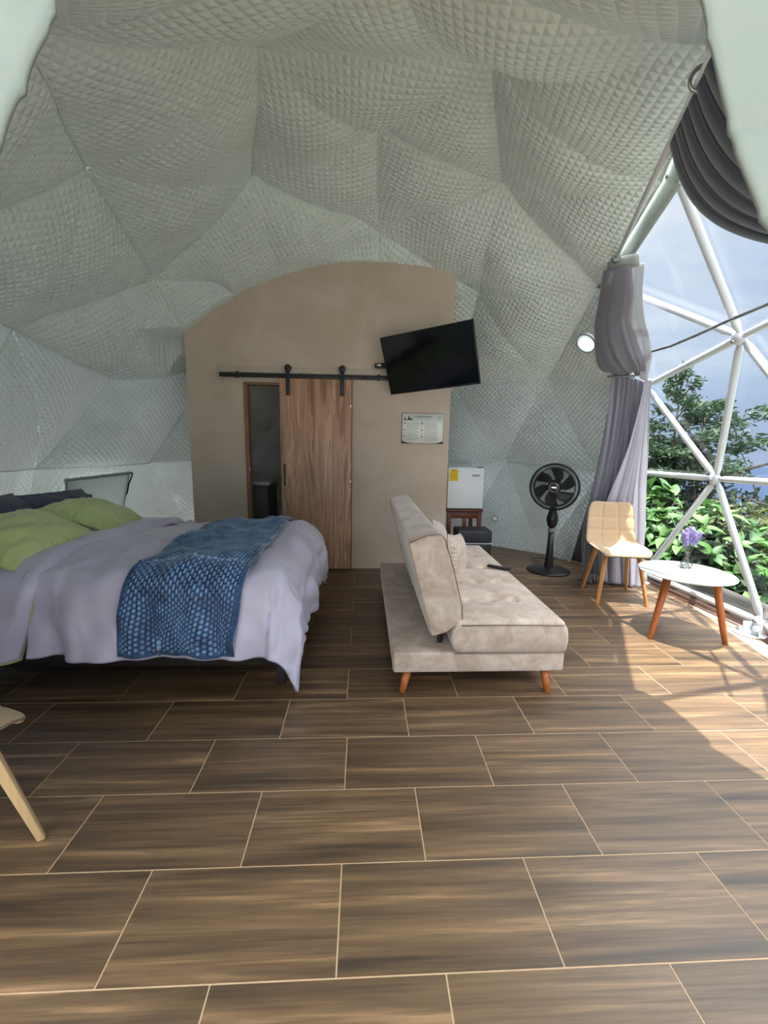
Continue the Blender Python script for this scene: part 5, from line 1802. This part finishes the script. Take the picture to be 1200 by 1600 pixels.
def layered(trunk_top, h0, h1, rad0, rad1, n, seed):
    r_ = random.Random(seed)
    br = []; bl = []
    for k in range(n):
        f = k / max(1, n - 1)
        z = h0 + (h1 - h0) * f
        rr_ = rad0 + (rad1 - rad0) * f
        a = k * 2.4
        tip = (rr_ * math.cos(a), rr_ * math.sin(a), z + .12 * rr_ + .1)
        br.append([(0, 0, z - .15), (tip[0] * .5, tip[1] * .5, z), tip])
        for q in (.55, .8, 1.0):
            bl.append(((tip[0] * q, tip[1] * q, z + .12 * q), (rr_ * .34 + .06, rr_ * .34 + .06, .09 + r_.random() * .06)))
    bl.append(((0, 0, h1 + .08), (rad1 * .6 + .08, rad1 * .6 + .08, .16)))
    return br, bl
# slim tree rising above the others
br, bl = layered(0, 4.35, 5.05, .34, .16, 8, 1)
br2, bl2 = layered(0, 3.0, 3.9, .55, .3, 6, 2)
tree((5.38, 7.2, -2.55), [(0, 0, 0), (.02, 0, 2.0), (0, .02, 3.8), (0, 0, 5.1)], br + br2, bl + bl2, m_needle, .060, 900, 'slim feathery tree rising highest beyond the window', 4)
br, bl = layered(0, 3.2, 4.35, .62, .30, 14, 5)
tree((5.68, 6.95, -2.4), [(0, 0, 0), (.03, 0, 2.0), (0, .02, 3.4), (0, 0, 4.4)], br, bl, m_needle, .062, 800, 'feathery tree of middle height just right of the slim tree', 6)
br, bl = layered(0, 3.0, 4.1, .60, .30, 12, 7)
tree((5.02, 7.5, -2.4), [(0, 0, 0), (.03, 0, 2.0), (0, .02, 3.3), (0, 0, 4.1)], br, bl, m_needle, .06, 800, 'feathery tree close beside the left curtain', 8)
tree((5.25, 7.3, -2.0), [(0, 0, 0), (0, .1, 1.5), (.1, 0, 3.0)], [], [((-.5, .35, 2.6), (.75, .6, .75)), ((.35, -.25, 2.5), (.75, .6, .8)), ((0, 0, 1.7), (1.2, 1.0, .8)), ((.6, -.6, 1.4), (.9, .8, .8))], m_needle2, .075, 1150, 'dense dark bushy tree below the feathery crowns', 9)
# leaning tree at the right with a long bare branch
br = [[(0, 0, 2.6), (-.35, .35, 3.2), (-.55, .6, 3.75)], [(.2, -.2, 2.9), (.1, 0, 3.5), (-.1, .2, 4.1)], [(.3, -.3, 3.1), (.5, -.4, 3.7), (.5, -.5, 4.25)], [(.3, -.3, 2.95), (-.35, .35, 3.2), (-.75, .8, 3.4)]]
bl = [((-.55, .6, 3.85), (.42, .38, .18)), ((-.15, .25, 4.15), (.40, .35, .20)), ((.5, -.45, 4.25), (.50, .42, .24)), ((.2, -.1, 3.95), (.45, .4, .15)), ((.75, -.75, 3.95), (.45, .45, .25)), ((.1, -.1, 4.4), (.25, .25, .14)), ((-.75, .8, 3.5), (.25, .25, .10))]
tree((6.15, 6.6, -2.5), [(-.75, .8, 1.2), (-.55, .55, 2.9), (0, 0, 3.5), (.5, -.5, 3.8), (1.3, -1.3, 4.0)], br, bl, m_needle, .062, 1000, 'broad spreading tree at the right with a long bare branch', 12)
# yellow-green mass at lower right
def mass(loc, blobs, m, size, dens, label, seed, cat='bush'):
    e = empty('shrub', loc, 0, label, cat, 'shrubs on the slope outside the window')
    bm = bmesh.new()
    for k in range(5):
        a = k * 1.3
        add_tube(bm, [(0, 0, -.5), (.3 * math.cos(a), .3 * math.sin(a), .3)], [.03, .015], 6)
    bobj('stems', bm, m_bark, e)
    o = link('foliage', foliage_blob(blobs, size, dens, seed), m, e); o['kind'] = 'stuff'
mass((5.9, 5.3, -.7), [((0, 0, .6), (.7, .8, .8)), ((.5, -.9, .9), (.8, .8, .9)), ((-.2, .9, .7), (.6, .7, .6))], m_yell, .07, 1000, 'yellow-green shrub on the slope at the right of the window', 21)
mass((4.9, 3.7, -1.0), [((0, 0, .3), (.6, .6, .6)), ((.5, -.5, .55), (.6, .7, .6)), ((.2, .6, .35), (.5, .5, .5))], m_yell, .05, 1500, 'fine-leaved light green shrub low outside the right window panes', 22)
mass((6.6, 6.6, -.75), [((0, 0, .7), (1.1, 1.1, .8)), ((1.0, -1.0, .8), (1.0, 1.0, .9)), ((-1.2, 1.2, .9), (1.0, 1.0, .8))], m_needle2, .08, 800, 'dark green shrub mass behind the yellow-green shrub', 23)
mass((7.8, 5.0, -1.0), [((0, 0, .9), (1.2, 1.3, 1.1)), ((.3, -1.8, 1.0), (1.2, 1.3, 1.1))], m_yell, .09, 600, 'tall yellow-green shrubs farther down the slope', 24)
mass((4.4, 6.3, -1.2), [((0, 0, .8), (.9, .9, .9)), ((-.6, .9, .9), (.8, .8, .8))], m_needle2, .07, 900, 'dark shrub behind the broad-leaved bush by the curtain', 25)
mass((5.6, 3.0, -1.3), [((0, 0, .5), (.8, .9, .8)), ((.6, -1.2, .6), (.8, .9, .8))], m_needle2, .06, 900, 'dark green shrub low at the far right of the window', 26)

# ------------------------------------------------------------------ cutout window flap on the left liner
# plane of triangle (3,36,37)/(36,61,37): a light membrane panel framed by folded liner
n36, n37, n61 = node(36, .97), node(37, .97), node(61, .97)
ex = (n36 - n37); Lx = np.linalg.norm(ex); ex = ex / Lx
ez = (n37 + n36) / 2 - n61; nz2 = np.cross(ex, ez); nz2 /= np.linalg.norm(nz2)
if nz2 @ (DC - n37) < 0: nz2 = -nz2
ez = np.cross(nz2, ex)
if ez[2] < 0: ez = -ez
def fp(a, b, off=0.0): return n37 + ex * a + ez * b + nz2 * off
wf = empty('window_2', label='small covered window opening in the liner above the bed head, pale membrane showing', cat='window', kind='structure')
def in_quad(co):
    d = co - n37; a = d @ ex; b = d @ ez; k = d @ nz2
    return (a > .21) & (a < .76 + .32 * (b + .06)) & (b < -.10) & (b > -.50) & (np.abs(k) < .3)
cut_liner(in_quad)
quad = [fp(.12, -.085), fp(.78, -.060), fp(.60, -.52), fp(.12, -.52)]
P = np.zeros((14, 14, 3))
for i in range(14):
    for j in range(14):
        a, b = i / 13, j / 13
        P[i, j] = (np.array(quad[0]) * (1 - a) + np.array(quad[1]) * a) * (1 - b) + (np.array(quad[3]) * (1 - a) + np.array(quad[2]) * a) * b + nz2 * (.075 + .05 * b + .006 * math.sin(a * 6 + b * 3))
grid('membrane', P, m_pvc, wf, thick=.003)
def hem(name, A, B, w_, m, zo=.055, r_=.01):
    A, B = Vector(A), Vector(B)
    pts = [A + (B - A) * k / 12 + Vector(nz2) * (zo + .006 * math.sin(k * 1.7)) for k in range(13)]
    tube(name, pts, r_, m, wf, n=8)
hem('folded_hem', quad[0], quad[1], .03, m_flap, .085, .013)
hem('folded_hem', quad[1], quad[2], .03, m_black, .10, .007)
hem('folded_hem', quad[3], quad[0], .03, m_flap, .10, .008)
S.render.film_transparent = False
